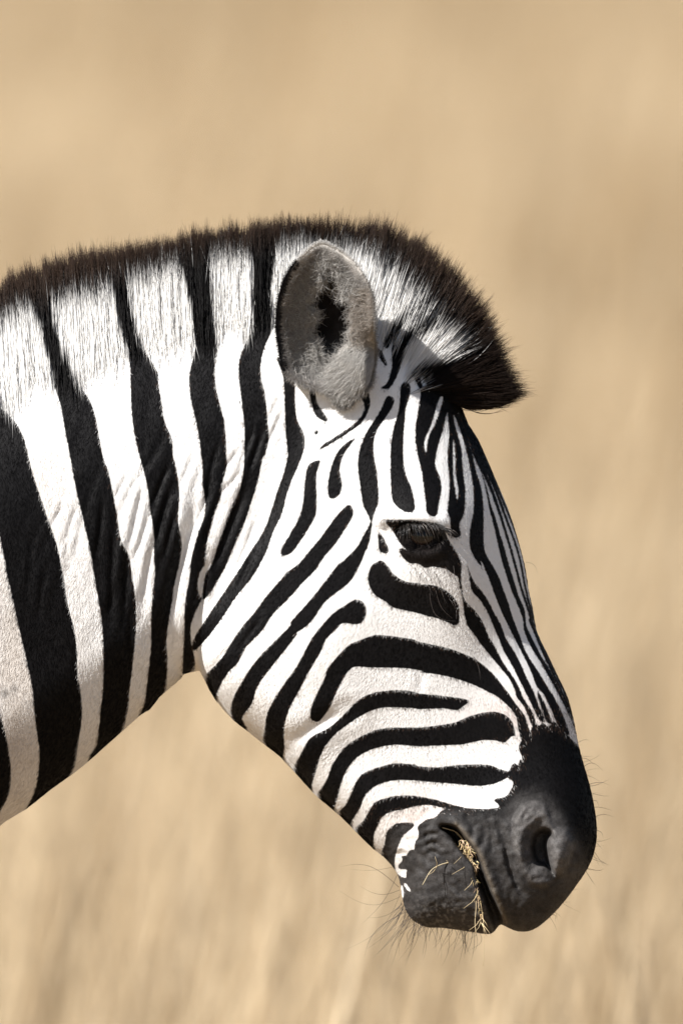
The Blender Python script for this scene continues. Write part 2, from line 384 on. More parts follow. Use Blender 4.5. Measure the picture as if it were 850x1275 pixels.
FOLDS = [  # creases in the skin of the neck and cheek: centre line, depth, half width (units)
    (t('P', '351,490 342,508 334,525'), 1.6, 2.5), (t('P', '354,508 342,535 330,560'), 1.8, 2.5), (t('P', '303,581 292,598 278,613'), 2.5, 3.0),
    (t('P', '298,560 290,571 283,580'), 2.0, 2.5), (t('P', '252,606 241,645 232,673 220,720 214,760 212,790'), 7.0, 7.0),
    (t('P', '241,567 234,585 227,603'), 2.0, 2.6), (t('P', '213,575 200,607 189,636'), 2.6, 3.2), (t('P', '214,606 203,645 196,680'), 3.0, 3.2),
    (t('P', '222,630 212,668 206,700'), 3.0, 3.4), (t('P', '180,594 172,635 162,683'), 2.4, 3.0), (t('P', '189,634 178,670 167,700'), 2.6, 3.0),
    (t('P', '192,672 184,712 178,752'), 2.8, 3.4), (t('P', '100,628 90,652 80,680'), 1.7, 2.6), (t('P', '96,650 88,672 84,694'), 1.7, 2.6), (t('P', '80,630 68,652'), 1.4, 2.5),
    (t('P', '163,588 152,606 146,622'), 1.6, 2.6), (t('P', '130,615 126,660 120,700'), 1.8, 3.0), (t('P', '146,640 142,690 140,740 138,780'), 2.4, 3.4),
    (t('P', '158,690 158,740 154,790'), 2.4, 3.4), (t('P', '166,745 162,790 160,830'), 2.0, 3.2),
    (t('P', '262,690 256,713 250,748 242,786'), 5.0, 4.5), (t('P', '310,600 294,640 277,680 262,720'), 3.6, 5.0), (t('P', '322,640 306,684 289,722'), 2.2, 2.6),
    (t('P', '316,690 304,716 296,735'), 2.4, 2.6), (t('P', '272,770 260,790 249,803'), 2.0, 2.6), (t('P', '330,530 318,565 306,596'), 2.4, 3.0), (t('P', '316,535 306,562 300,580'), 2.0, 2.6),
    (t('P', '275,545 262,590 258,622'), 2.2, 3.0), (t('P', '266,600 252,640 240,668'), 2.6, 3.0), (t('P', '325,770 310,790 297,808'), 1.4, 2.2), (t('P', '290,800 278,815 262,835'), 1.2, 2.4),
    (t('P', '60,700 54,740 50,780'), 1.2, 3.0), (t('P', '45,660 40,700 38,745'), 1.0, 3.0),
    (t('P', '355,928 380,912 410,893 432,884'), 3.5, 9.0), (t('P', '521,828 524,842 520,858'), 0.8, 4.5),
    # muzzle
 (t('L', '300,520 330,620 350,720 380,810 420,900'), 3.0, 3.6),
    (t('L', '180,540 200,600 190,650'), 1.6, 3.5), (t('L', '240,560 260,620 250,680'), 1.6, 3.5), (t('L', '130,520 160,570 150,620'), 1.6, 3.2),
    (t('M', '300,190 285,270 330,340 400,360 470,345'), 1.2, 2.2), (t('M', '340,180 330,240 370,295 440,310'), 1.0, 2.0), (t('M', '240,250 250,350 320,410 400,420'), 1.0, 2.4),
    (t('M', '430,550 500,610 570,690'), 1.6, 2.2), (t('M', '400,590 470,650 540,740'), 1.6, 2.2), (t('M', '460,510 530,570 590,630'), 1.4, 2.0), (t('M', '640,100 690,170 690,260 660,320'), 2.2, 3.0),
    (t('M', '720,110 750,200 740,290'), 2.0, 3.0), (t('M', '570,90 610,160 615,220'), 1.8, 2.6), (t('M', '790,150 800,260 770,330'), 1.8, 3.0), (t('M', '200,330 230,440 300,500'), 1.4, 2.6),
    (t('V', '40,560 55,650 95,790 145,900 220,1000'), 3.0, 2.6), (t('V', '270,225 175,270 105,365 98,480 104,600 146,755 215,885'), 1.0, 1.4), (t('V', '180,370 240,330 300,300'), 0.9, 1.2), (t('V', '130,450 200,420 250,350 240,290'), 0.9, 1.2), (t('V', '250,350 300,390 330,370'), 0.8, 1.2),
    (t('K', '745,560 790,540 850,545'), 1.0, 2.4), (t('K', '740,610 790,580 850,590'), 1.8, 2.4), (t('K', '735,660 785,630 850,640'), 1.6, 2.4), (t('K', '740,710 790,680 850,690'), 1.4, 2.4),
    (t('L', '480,420 440,470 400,540'), 1.0, 1.4), (t('L', '520,440 470,500 440,560'), 1.0, 1.4), (t('L', '440,430 480,450 520,490 560,510'), 1.0, 1.4),
]
NOSTRIL = t('V', '350,452 395,465 422,500 392,540 385,590 400,680 420,760 437,825 402,795 365,755 310,735 275,690 260,610 270,530 300,480')
NOS_RING = t('V', '290,225 190,265 118,365 112,480 118,600 160,750 230,875 330,925 440,870 560,730 605,560 540,465 440,440 405,330 360,250')
MOUTH = t('L', '-10,548 30,538 75,553 112,600 150,645 190,705 215,785 250,880 290,970 312,1040 330,1110 275,1110 262,1040 235,960 205,880 182,810 165,745 130,705 85,650 40,590')
LIP_EDGE = t('L', '70,530 125,590 165,640 205,705 232,785 268,880 308,970 335,1050')
EYE = t('H', '140,925 195,897 270,893 340,905 390,935 385,985 345,1030 285,1036 220,1020 172,985')

EAR = cat(t('R', '375,70 430,88 520,140 600,210 660,300 700,380 722,460 728,550 727,650 735,740 738,800 730,870 718,940 695,1005 655,1055 605,1092 560,1140 500,1165 450,1110 400,1062 300,1030 200,990 130,930 100,840 85,750 72,650 72,560 85,450 115,340 155,260 200,200 260,140 320,90'))
EAR_HOLE = t('R', '405,195 362,250 380,325 330,370 288,430 278,490 325,540 298,600 262,650 285,705 330,745 352,835 402,945 450,865 520,790 578,725 562,660 608,615 565,560 602,500 578,440 508,415 525,345 475,262 435,220')


MM = Map(2.0)
BARE = Map(2.0)
_b = np.minimum(poly_dist(BARE.X, BARE.Y, smooth_closed(t('P', '480,1040 520,1020 560,1012 600,1015 625,1010 640,990 665,985 690,1005 715,1040 735,1075 720,1115 690,1160 650,1180 590,1180 520,1175 485,1120'), 3)), 60)
BAREMAP = blur(sstep(8, -8, _b), 3)




def build_relief():
    X, Y = MM.X, MM.Y

    def inflate(poly, Wc, Rc):
        d = -poly_dist(X, Y, smooth_closed(poly, 2))
        W = np.maximum(tps(Wc)(X, Y), 12)
        R = np.clip(tps(Rc)(X, Y), 25, 170)
        tt = np.clip(d / R, 0, 1)
        return W * np.sqrt(np.maximum(1 - (1 - tt) ** 2.0, 0)), d
    hh, dh = inflate(HEAD, W_HEAD, R_HEAD)
    hn, dn = inflate(NECK, W_NECK, R_NECK)
    p = 12.0
    h = (np.maximum(hh, 1e-3) ** p + np.maximum(hn, 1e-3) ** p) ** (1 / p)
    d = np.maximum(dh, dn)
    h = np.where(d > 0, h, 0)
    hs = blur(h, 1.2)
    h = np.where(d > 8, hs, h)
    edge = sstep(0, 14, d)
    # folds
    for q, dep, w in FOLDS:
        q = smooth_open(q, 4)
        x0, y0 = q.min(0) - 5 * w - 4; x1, y1 = q.max(0) + 5 * w + 4
        i0, i1 = [int(np.clip((v - MM.x0) / MM.s, 0, X.shape[1])) for v in (x0, x1)]
        j0, j1 = [int(np.clip((v - MM.y0) / MM.s, 0, X.shape[0])) for v in (y0, y1)]
        sl = (slice(j0, j1), slice(i0, i1))
        dd = line_dist(X[sl], Y[sl], q)
        # fade towards the two ends
        f = np.minimum(np.hypot(X[sl] - q[0, 0], Y[sl] - q[0, 1]), np.hypot(X[sl] - q[-1, 0], Y[sl] - q[-1, 1]))
        ln = np.hypot(*np.diff(q, axis=0).T).sum()
        g = sstep(-2, 0.3 * ln, f)
        h[sl] += edge[sl] * g * dep * (0.45 * np.exp(-0.5 * ((dd - 2.2 * w) / (1.1 * w)) ** 2) - np.exp(-0.5 * (dd / (0.75 * w)) ** 2))
    # slack skin: fine ridges running down and back across the neck
    a = (X * 0.93 + Y * 0.36) / 9.0 + 2.0 * vnoise(X / 60, Y / 90, 3)
    b = (-X * 0.36 + Y * 0.93) / 120.0
    n = vnoise(a, b, 5) - 0.5
    wreg = np.exp(-(((X - 180) / 120) ** 2 + ((Y - 650) / 170) ** 2))
    h += edge * wreg * 3.2 * n
    h += edge * 2.0 * (vnoise(X / 45, Y / 45, 9) - 0.5)
    # the skull opens under the ear
    h -= np.maximum(h - 24, 0) * sstep(4, -5, poly_dist(X, Y, smooth_closed(EAR_HOLE, 3)))
    # eye socket, brow and lids
    de = poly_dist(X, Y, smooth_closed(EYE, 3))
    h += 7.0 * np.exp(-0.5 * ((line_dist(X, Y, smooth_open(t('H', '60,880 150,862 270,868 390,890'), 3)) - 0) / 7.0) ** 2) * edge
    h += 3.0 * np.exp(-0.5 * (line_dist(X, Y, smooth_open(t('H', '150,1015 220,1060 300,1070 370,1045'), 3)) / 5.0) ** 2)
    h -= 13.0 * sstep(3.0, -5.0, de)
    # nostril
    dno = poly_dist(X, Y, smooth_closed((NOSTRIL - NOSTRIL.mean(0)) * np.array([1.10, 1.03]) + NOSTRIL.mean(0), 3))
    drg = poly_dist(X, Y, smooth_closed(NOS_RING, 3))
    h += 6.0 * sstep(2.5, -6, drg)
    h -= 11.0 * sstep(15, 0, dno) * sstep(700, 672, X + 0.3 * (1060 - Y))
    h += 10.0 * np.exp(-0.5 * (((X - 697 + 0.22 * (Y - 1060)) / 8) ** 2 + ((Y - 1064) / 22) ** 2))
    bm = MM.sample(BAREMAP, X, Y)
    h += edge * bm * (2.2 * (vnoise(X / 9, Y / 6, 12) - 0.5) + 2.0 * (vnoise(X / 4.2, Y / 4.2, 13) - 0.5))
    h -= 36.0 * sstep(2.0, -6.0, dno)
    # mouth
    dmo = poly_dist(X, Y, smooth_closed(MOUTH, 3))
    h += 5.0 * np.exp(-0.5 * (line_dist(X, Y, smooth_open(LIP_EDGE, 3)) / 6.5) ** 2) * edge
    h += 3.0 * np.exp(-0.5 * ((dmo - 8) / 6.0) ** 2) * edge
    h -= 40.0 * sstep(2.5, -3.5, dmo)
    h = np.maximum(h, np.where(d > 0, np.minimum(8.0, np.sqrt(np.maximum(d, 0) * 12)), 0))
    H = np.where(d > 0, h * h, d * 130.0)
    return H, h, d, dmo, dno, de


HMAP, HALF, DIN, DMO, DNO, DEYE = build_relief()


def half(x, y):
    return MM.sample(HALF, np.asarray(x, float), np.asarray(y, float))


def surface_net():
    g = 2.0
    xs = np.arange(-296, 764, g); ys = np.arange(330, 1184, g); ds = np.arange(-190 - g / 2, 191, g)
    Xg, Yg = np.meshgrid(xs, ys, indexing='ij')
    Hg = MM.sample(HMAP, Xg, Yg).astype(np.float32)
    Hg[0, :] = -1000.0                                   # close the neck outside the frame
    I = (ds[None, None, :].astype(np.float32) ** 2) < Hg[:, :, None]
    nx, ny, nd = I.shape
    cnt = np.zeros((nx - 1, ny - 1, nd - 1), np.int8)
    for a in (0, 1):
        for b in (0, 1):
            for c in (0, 1):
                cnt += I[a:nx - 1 + a, b:ny - 1 + b, c:nd - 1 + c]
    act = (cnt > 0) & (cnt < 8)
    idx = np.full(act.shape, -1, np.int32)
    ii = np.argwhere(act)
    idx[act] = np.arange(len(ii))
    P = np.stack([xs[ii[:, 0]] + g / 2, ys[ii[:, 1]] + g / 2, ds[ii[:, 2]] + g / 2], 1)
    quads = []
    # edges along x
    e = I[:-1] != I[1:]
    q = np.argwhere(e[:, 1:-1, 1:-1]) + [0, 1, 1]
    f = I[q[:, 0], q[:, 1], q[:, 2]]
    c = [idx[q[:, 0], q[:, 1] - j, q[:, 2] - k] for j, k in ((1, 1), (0, 1), (0, 0), (1, 0))]
    Q = np.stack(c, 1); Q[~f] = Q[~f][:, ::-1]; quads.append(Q)
    e = I[:, :-1] != I[:, 1:]
    q = np.argwhere(e[1:-1, :, 1:-1]) + [1, 0, 1]
    f = I[q[:, 0], q[:, 1], q[:, 2]]
    c = [idx[q[:, 0] - j, q[:, 1], q[:, 2] - k] for j, k in ((1, 1), (1, 0), (0, 0), (0, 1))]
    Q = np.stack(c, 1); Q[~f] = Q[~f][:, ::-1]; quads.append(Q)
    e = I[:, :, :-1] != I[:, :, 1:]
    q = np.argwhere(e[1:-1, 1:-1, :]) + [1, 1, 0]
    f = I[q[:, 0], q[:, 1], q[:, 2]]
    c = [idx[q[:, 0] - j, q[:, 1] - k, q[:, 2]] for j, k in ((1, 1), (0, 1), (0, 0), (1, 0))]
    Q = np.stack(c, 1); Q[~f] = Q[~f][:, ::-1]; quads.append(Q)
    Q = np.concatenate(quads)
    Q = Q[(Q >= 0).all(1)]
    Q = Q[:, ::-1]
    # settle the points on the surface
    base = P.copy()
    for it in range(6):
        x, y, dd = P[:, 0], P[:, 1], P[:, 2]
        F = dd * dd - MM.sample(HMAP, x, y)
        gx = -(MM.sample(HMAP, x + 1.5, y) - MM.sample(HMAP, x - 1.5, y)) / 3
        gy = -(MM.sample(HMAP, x, y + 1.5) - MM.sample(HMAP, x, y - 1.5)) / 3
        gd = 2 * dd
        G2 = gx * gx + gy * gy + gd * gd + 30.0
        st = -F / G2 * 0.8
        P = P + np.stack([gx * st, gy * st, gd * st], 1)
        P = base + np.clip(P - base, -1.6, 1.6)
    # one gentle relaxation to even the mesh
    for it in range(2):
        acc = np.zeros_like(P); w = np.zeros(len(P))
        for k in range(4):
            for k2 in ((k + 1) % 4, (k + 3) % 4):
                np.add.at(acc, Q[:, k], P[Q[:, k2]]); np.add.at(w, Q[:, k], 1)
        P = np.where(w[:, None] > 0, P * 0.5 + 0.5 * acc / np.maximum(w, 1)[:, None], P)
    return P, Q


BP, BQ = surface_net()


# ------------------------------------------------------------------ materials
def new_mat(name):
    m = bpy.data.materials.new(name)
    m.use_nodes = True
    nt = m.node_tree
    return m, nt, nt.nodes['Principled BSDF']


def N(nt, ty, **kw):
    n = nt.nodes.new(ty)
    for k, v in kw.items():
        setattr(n, k, v)
    return n


def attr(nt, name):
    n = N(nt, 'ShaderNodeAttribute'); n.attribute_name = name
    return n


def hide_material():
    m, nt, b = new_mat('striped_hide')
    li = nt.links.new
    tc = N(nt, 'ShaderNodeTexCoord')
    n1 = N(nt, 'ShaderNodeTexNoise'); n1.inputs['Scale'].default_value = 420; n1.inputs['Detail'].default_value = 3
    li(tc.outputs['Object'], n1.inputs['Vector'])
    s = attr(nt, 'stripe')
    ma = N(nt, 'ShaderNodeMath', operation='MULTIPLY_ADD')           # jitter the edge of each stripe
    li(n1.outputs['Fac'], ma.inputs[0]); ma.inputs[1].default_value = 2.4; ma.inputs[2].default_value = -1.2
    ad = N(nt, 'ShaderNodeMath', operation='ADD')
    li(s.outputs['Fac'], ad.inputs[0]); li(ma.outputs[0], ad.inputs[1])
    mr = N(nt, 'ShaderNodeMapRange'); mr.interpolation_type = 'SMOOTHSTEP'
    mr.inputs['From Min'].default_value = -0.8; mr.inputs['From Max'].default_value = 0.8
    li(ad.outputs[0], mr.inputs['Value'])
    cd, cw = attr(nt, 'dark_col'), attr(nt, 'pale_col')
    n2 = N(nt, 'ShaderNodeTexNoise'); n2.inputs['Scale'].default_value = 900; n2.inputs['Detail'].default_value = 2
    li(tc.outputs['Object'], n2.inputs['Vector'])
    v = N(nt, 'ShaderNodeMapRange'); v.inputs['To Min'].default_value = 0.2; v.inputs['To Max'].default_value = 1.8
    li(n2.outputs['Fac'], v.inputs['Value'])
    mul = N(nt, 'ShaderNodeVectorMath', operation='SCALE')
    li(cd.outputs['Color'], mul.inputs[0]); li(v.outputs[0], mul.inputs['Scale'])
    mix = N(nt, 'ShaderNodeMix', data_type='RGBA')
    li(mr.outputs[0], mix.inputs['Factor']); li(mul.outputs[0], mix.inputs['A']); li(cw.outputs['Color'], mix.inputs['B'])
    li(mix.outputs['Result'], b.inputs['Base Color'])
    b.inputs['Roughness'].default_value = 0.6
    b.inputs['Specular IOR Level'].default_value = 0.14
    n3 = N(nt, 'ShaderNodeTexNoise'); n3.inputs['Scale'].default_value = 650; n3.inputs['Detail'].default_value = 4
    li(tc.outputs['Object'], n3.inputs['Vector'])
    vo = N(nt, 'ShaderNodeTexVoronoi'); vo.inputs['Scale'].default_value = 330
    li(tc.outputs['Object'], vo.inputs['Vector'])
    ad2 = N(nt, 'ShaderNodeMath', operation='ADD')
    li(n3.outputs['Fac'], ad2.inputs[0]); li(vo.outputs['Distance'], ad2.inputs[1])
    bp = N(nt, 'ShaderNodeBump'); bp.inputs['Strength'].default_value = 0.2; bp.inputs['Distance'].default_value = 0.0007
    li(ad2.outputs[0], bp.inputs['Height'])
    li(bp.outputs[0], b.inputs['Normal'])
    return m


def hair_material(name, rough=0.5, spec=0.25, trans=0.25):
    m, nt, b = new_mat(name)
    a = attr(nt, 'hair_col')
    nt.links.new(a.outputs['Color'], b.inputs['Base Color'])
    b.inputs['Roughness'].default_value = rough
    b.inputs['Specular IOR Level'].default_value = spec
    if trans:
        tr = N(nt, 'ShaderNodeBsdfTranslucent')
        nt.links.new(a.outputs['Color'], tr.inputs['Color'])
        mx = N(nt, 'ShaderNodeMixShader'); mx.inputs[0].default_value = trans
        nt.links.new(b.outputs[0], mx.inputs[1]); nt.links.new(tr.outputs[0], mx.inputs[2])
        nt.links.new(mx.outputs[0], nt.nodes['Material Output'].inputs['Surface'])
    return m


def vcol_material(name, attr_name, rough, spec, bump=0.0, bscale=300, trans=0.0):
    m, nt, b = new_mat(name)
    a = attr(nt, attr_name)
    nt.links.new(a.outputs['Color'], b.inputs['Base Color'])
    b.inputs['Roughness'].default_value = rough
    b.inputs['Specular IOR Level'].default_value = spec
    if bump:
        tc = N(nt, 'ShaderNodeTexCoord')
        n3 = N(nt, 'ShaderNodeTexNoise'); n3.inputs['Scale'].default_value = bscale; n3.inputs['Detail'].default_value = 4
        nt.links.new(tc.outputs['Object'], n3.inputs['Vector'])
        bp = N(nt, 'ShaderNodeBump'); bp.inputs['Strength'].default_value = bump; bp.inputs['Distance'].default_value = 0.001
        nt.links.new(n3.outputs['Fac'], bp.inputs['Height']); nt.links.new(bp.outputs[0], b.inputs['Normal'])
    if trans:
        tr = N(nt, 'ShaderNodeBsdfTranslucent')
        nt.links.new(a.outputs['Color'], tr.inputs['Color'])
        mx = N(nt, 'ShaderNodeMixShader'); mx.inputs[0].default_value = trans
        nt.links.new(b.outputs[0], mx.inputs[1]); nt.links.new(tr.outputs[0], mx.inputs[2])
        nt.links.new(mx.outputs[0], nt.nodes['Material Output'].inputs['Surface'])
    return m


try:
    sc.cycles_curves.shape = 'RIBBONS'
except Exception:
    pass

M_HIDE = hide_material()
M_COAT = hair_material('coat_hair', 0.55, 0.06, 0.25)
M_MANE = hair_material('mane_hair', 0.5, 0.12, 0.25)
M_WHISK = hair_material('whisker_hair', 0.4, 0.4, 0.0)


# ------------------------------------------------------------------ the animal's own colours over its side
def pale_colour(x, y):
    w = np.array([0.79, 0.78, 0.765])
    dust = np.array([0.58, 0.53, 0.48])
    n = vnoise(x / 22, y / 22, 21)
    f = np.clip(0.75 * np.exp(-(((x - 10) / 75) ** 2 + ((y - 860) / 170) ** 2)) + 0.5 * np.exp(-(((x - 62) / 40) ** 2 + ((y - 590) / 50) ** 2)), 0, 1)
    f = np.clip(f * (0.6 + 0.8 * n), 0, 1)
    pink = np.exp(-(((x - 640) / 60) ** 2 + ((y - 890) / 28) ** 2)) * 0.5 + 0.6 * np.exp(-(((x - 525) / 45) ** 2 + ((y - 1015) / 25) ** 2))
    c = w * (1 - f)[..., None] + dust * f[..., None]
    spot = 0.55 * np.exp(-(((x - 9) / 6) ** 2 + ((y - 861) / 5) ** 2)) + 0.4 * np.exp(-(((x - 21) / 4) ** 2 + ((y - 855) / 4) ** 2))
    c = c * (1 - spot)[..., None]
    return c * (1 - pink[..., None] * np.array([0.08, 0.22, 0.28]))


def dark_colour(x, y):
    fur = np.array([0.0036, 0.0032, 0.0035])
    skin = np.array([0.036, 0.0335, 0.0325])
    b = BARE.sample(BAREMAP, x, y) * (0.35 + 0.7 * vnoise(x / 13, y / 13, 33) + 0.55 * vnoise(x / 3.5, y / 3.5, 34))
    ring_ = np.clip(sstep(4, -6, poly_dist(x, y, NOS_RING)), 0, 1)
    nos = 1.2 * ring_ + 0.35 * np.exp(-(((x - 662) / 26) ** 2 + ((y - 1045) / 42) ** 2)) + np.exp(-(((x - 703) / 16) ** 2 + ((y - 1062) / 30) ** 2))
    b = b * (1 + 0.9 * nos)
    lip = np.exp(-0.5 * (line_dist(x, y, smooth_open(LIP_EDGE, 3)) / 2.2) ** 2) * 0.6
    chin = np.exp(-(((x - 560) / 50) ** 2 + ((y - 1140) / 22) ** 2)) * sstep(0.5, 0.85, vnoise(x / 2.3, y / 2.3, 37)) * 0.9
    brow = np.exp(-(((x - 530) / 45) ** 2 + ((y - 690) / 40) ** 2))
    c = fur + (skin - fur) * b[..., None] + lip[..., None] * np.array([0.10, 0.08, 0.055]) + chin[..., None] * np.array([0.10, 0.095, 0.09])
    return c + brow[..., None] * np.array([0.007, 0.005, 0.004])


def oriented(pts, Q):
    p = pts[Q]
    v = np.einsum('ij,ij->i', p[:, 0], np.cross(p[:, 1], p[:, 2])) + np.einsum('ij,ij->i', p[:, 0], np.cross(p[:, 2], p[:, 3]))
    return Q if v.sum() > 0 else Q[:, ::-1]


# ------------------------------------------------------------------ the zebra
zebra = bpy.data.objects.new('zebra', None)
col.objects.link(zebra)
tag(zebra, 'black and white striped zebra with upright brown tipped mane, chewing, before the dry grass', 'zebra')

bw = to_world(BP[:, 0], BP[:, 2], BP[:, 1])
BQ = oriented(bw - bw.mean(0), BQ)
bs = SM.sample(STRIPE, BP[:, 0], BP[:, 1])
one = lambda c: np.concatenate([c, np.ones((len(c), 1))], 1)
body = mesh_obj('body', bw, BQ, M_HIDE, zebra, attrs={'stripe': ('FLOAT', bs), 'pale_col': ('FLOAT_COLOR', one(pale_colour(BP[:, 0], BP[:, 1]))),
                                                    'dark_col': ('FLOAT_COLOR', one(dark_colour(BP[:, 0], BP[:, 1])))})


def surf_normal(x, y, d):
    gx = -(MM.sample(HMAP, x + 3, y) - MM.sample(HMAP, x - 3, y)) / 6
    gy = -(MM.sample(HMAP, x, y + 3) - MM.sample(HMAP, x, y - 3)) / 6
    n = np.stack([gx, gy, 2 * d], 1)
    return n / (np.linalg.norm(n, axis=1, keepdims=True) + 1e-9)


def build_coat():
    p = BP[BQ]
    ar = 0.5 * np.linalg.norm(np.cross(p[:, 2] - p[:, 0], p[:, 3] - p[:, 1]), axis=1)
    c = p.mean(1)
    wgt = ar * np.where(c[:, 2] < 12, 1.0, 0.3) * np.where(c[:, 0] > -60, 1, 0.25)
    n = 330000
    k = rng.choice(len(c), n, p=wgt / wgt.sum())
    u, v = rng.random((n, 1)), rng.random((n, 1))
    q = p[k]
    r = (q[:, 0] * (1 - u) + q[:, 1] * u) * (1 - v) + (q[:, 3] * (1 - u) + q[:, 2] * u) * v
    x, y, d = r.T
    bare = BARE.sample(BAREMAP, x, y)
    keep = (MM.sample(DEYE, x, y) > 1) & (MM.sample(DNO, x, y) > 2) & (MM.sample(DMO, x, y) > 1) & (rng.random(n) > 0.65 * bare) & ((d > 0) | (poly_dist(x, y, EAR_HOLE) > 6))
    r = r[keep]; x, y, d = r.T; n = len(r); bare = bare[keep]
    nr = surf_normal(x, y, d)
    # lie of the hair: down and back on the cheek, along the nose on the face, down the neck
    dh = poly_dist(x, y, HEAD)
    hw = sstep(10, -20, dh)
    nose = sstep(480, 640, x + 0.25 * (y - 700)) * hw
    thin = np.exp(-((x - 640) / 40) ** 2) * sstep(900, 820, y)
    ang = np.where(hw > 0.5, 2.05 - 0.75 * nose, 1.75)
    ang = ang + 0.9 * (vnoise(x / 30, y / 30, 41) - 0.5) + rng.normal(0, 0.20, n)
    dr = np.stack([np.cos(ang), np.sin(ang), np.zeros(n)], 1)
    dr -= nr * (dr * nr).sum(1, keepdims=True)
    dr /= np.linalg.norm(dr, axis=1, keepdims=True) + 1e-6
    ln = (np.where(hw > 0.5, 4.4, 6.0) * (1 - 0.55 * bare) * (1 - 0.45 * thin) * rng.uniform(0.6, 1.3, n))[:, None]
    lift = rng.uniform(0.04, 0.13, (n, 1)) * (1 - 0.5 * thin[:, None])
    p0 = r - nr * 0.6
    p1 = r + dr * ln * 0.5 + nr * ln * lift * 0.55
    p2 = r + dr * ln + nr * ln * lift * 0.75
    pts = np.stack([p0, p1, p2], 1)
    soft = (4.0 * np.exp(-(((x - 655) / 50) ** 2 + ((y - 905) / 24) ** 2)) + 3.0 * np.exp(-(((x - 520) / 60) ** 2 + ((y - 1008) / 12) ** 2)) + 2.4 * np.exp(-(((x - 508) / 14) ** 2 + ((y - 1070) / 40) ** 2))
            + 3.0 * np.exp(-(((x - 645) / 14) ** 2 + ((y - 970) / 45) ** 2))
            + 3.5 * np.exp(-(((x - 484) / 13) ** 2 + ((y - 655) / 11) ** 2)) + 1.6 * np.exp(-(((x - 562) / 14) ** 2 + ((y - 700) / 22) ** 2)))
    s = SM.sample(STRIPE, x, y) + rng.normal(0, 0.6, n) * (1 - 0.8 * thin) + rng.normal(0, 1, n) * soft
    colr = np.where((s > 0)[:, None], pale_colour(x, y), dark_colour(x, y)) * rng.uniform(0.93, 1.05, (n, 1))
    colr = colr * np.exp(rng.normal(0, 0.55, n) * bare)[:, None]
    fringe = ((np.abs(s + 0.4) < 1.1) & (rng.random(n) < 0.45) & (x > 120)) | ((soft > 0.8) & (np.abs(s) < 5) & (rng.random(n) < 0.4))
    colr = np.where(fringe[:, None], np.array([0.10, 0.062, 0.045]) * rng.uniform(0.4, 1.6, (n, 1)), colr)
    cols = np.repeat(colr[:, None], 3, 1)
    rad = np.array([0.12, 0.11, 0.03])[None] * np.ones((n, 1)) * S
    w = to_world(pts[..., 0].ravel(), pts[..., 2].ravel(), pts[..., 1].ravel()).reshape(n, 3, 3)
    return hair_obj('coat', w, rad, np.clip(cols, 0, 1), M_COAT, zebra)


build_coat()

# ------------------------------------------------------------------ mane
MANE = np.array([(-240, 525, -255, 440), (-120, 482, -130, 398), (0, 448, -8, 352), (50, 433, 41, 331), (105, 416, 98, 313), (180, 394, 174, 303), (240, 381, 237, 290), (330, 364, 330, 276),
                 (400, 356, 402, 270), (450, 366, 470, 273), (490, 388, 520, 295), (520, 414, 561, 326), (540, 438, 600, 371), (554, 462, 624, 418), (563, 480, 641, 463), (569, 493, 654, 490), (571, 502, 622, 506)], float)
BROWN = t('P', '-300,480 -150,430 0,396 24,384 68,373 103,361 127,356 169,342 203,333 230,322 281,316 312,317 354,304 400,302 432,304 463,310 488,327 516,351 541,376 566,402 588,430 570,452 540,462 560,520 640,560 760,520 720,300 400,180 -300,200')
mb = Map(2.0)
BROWNMAP = poly_dist(mb.X, mb.Y, BROWN)


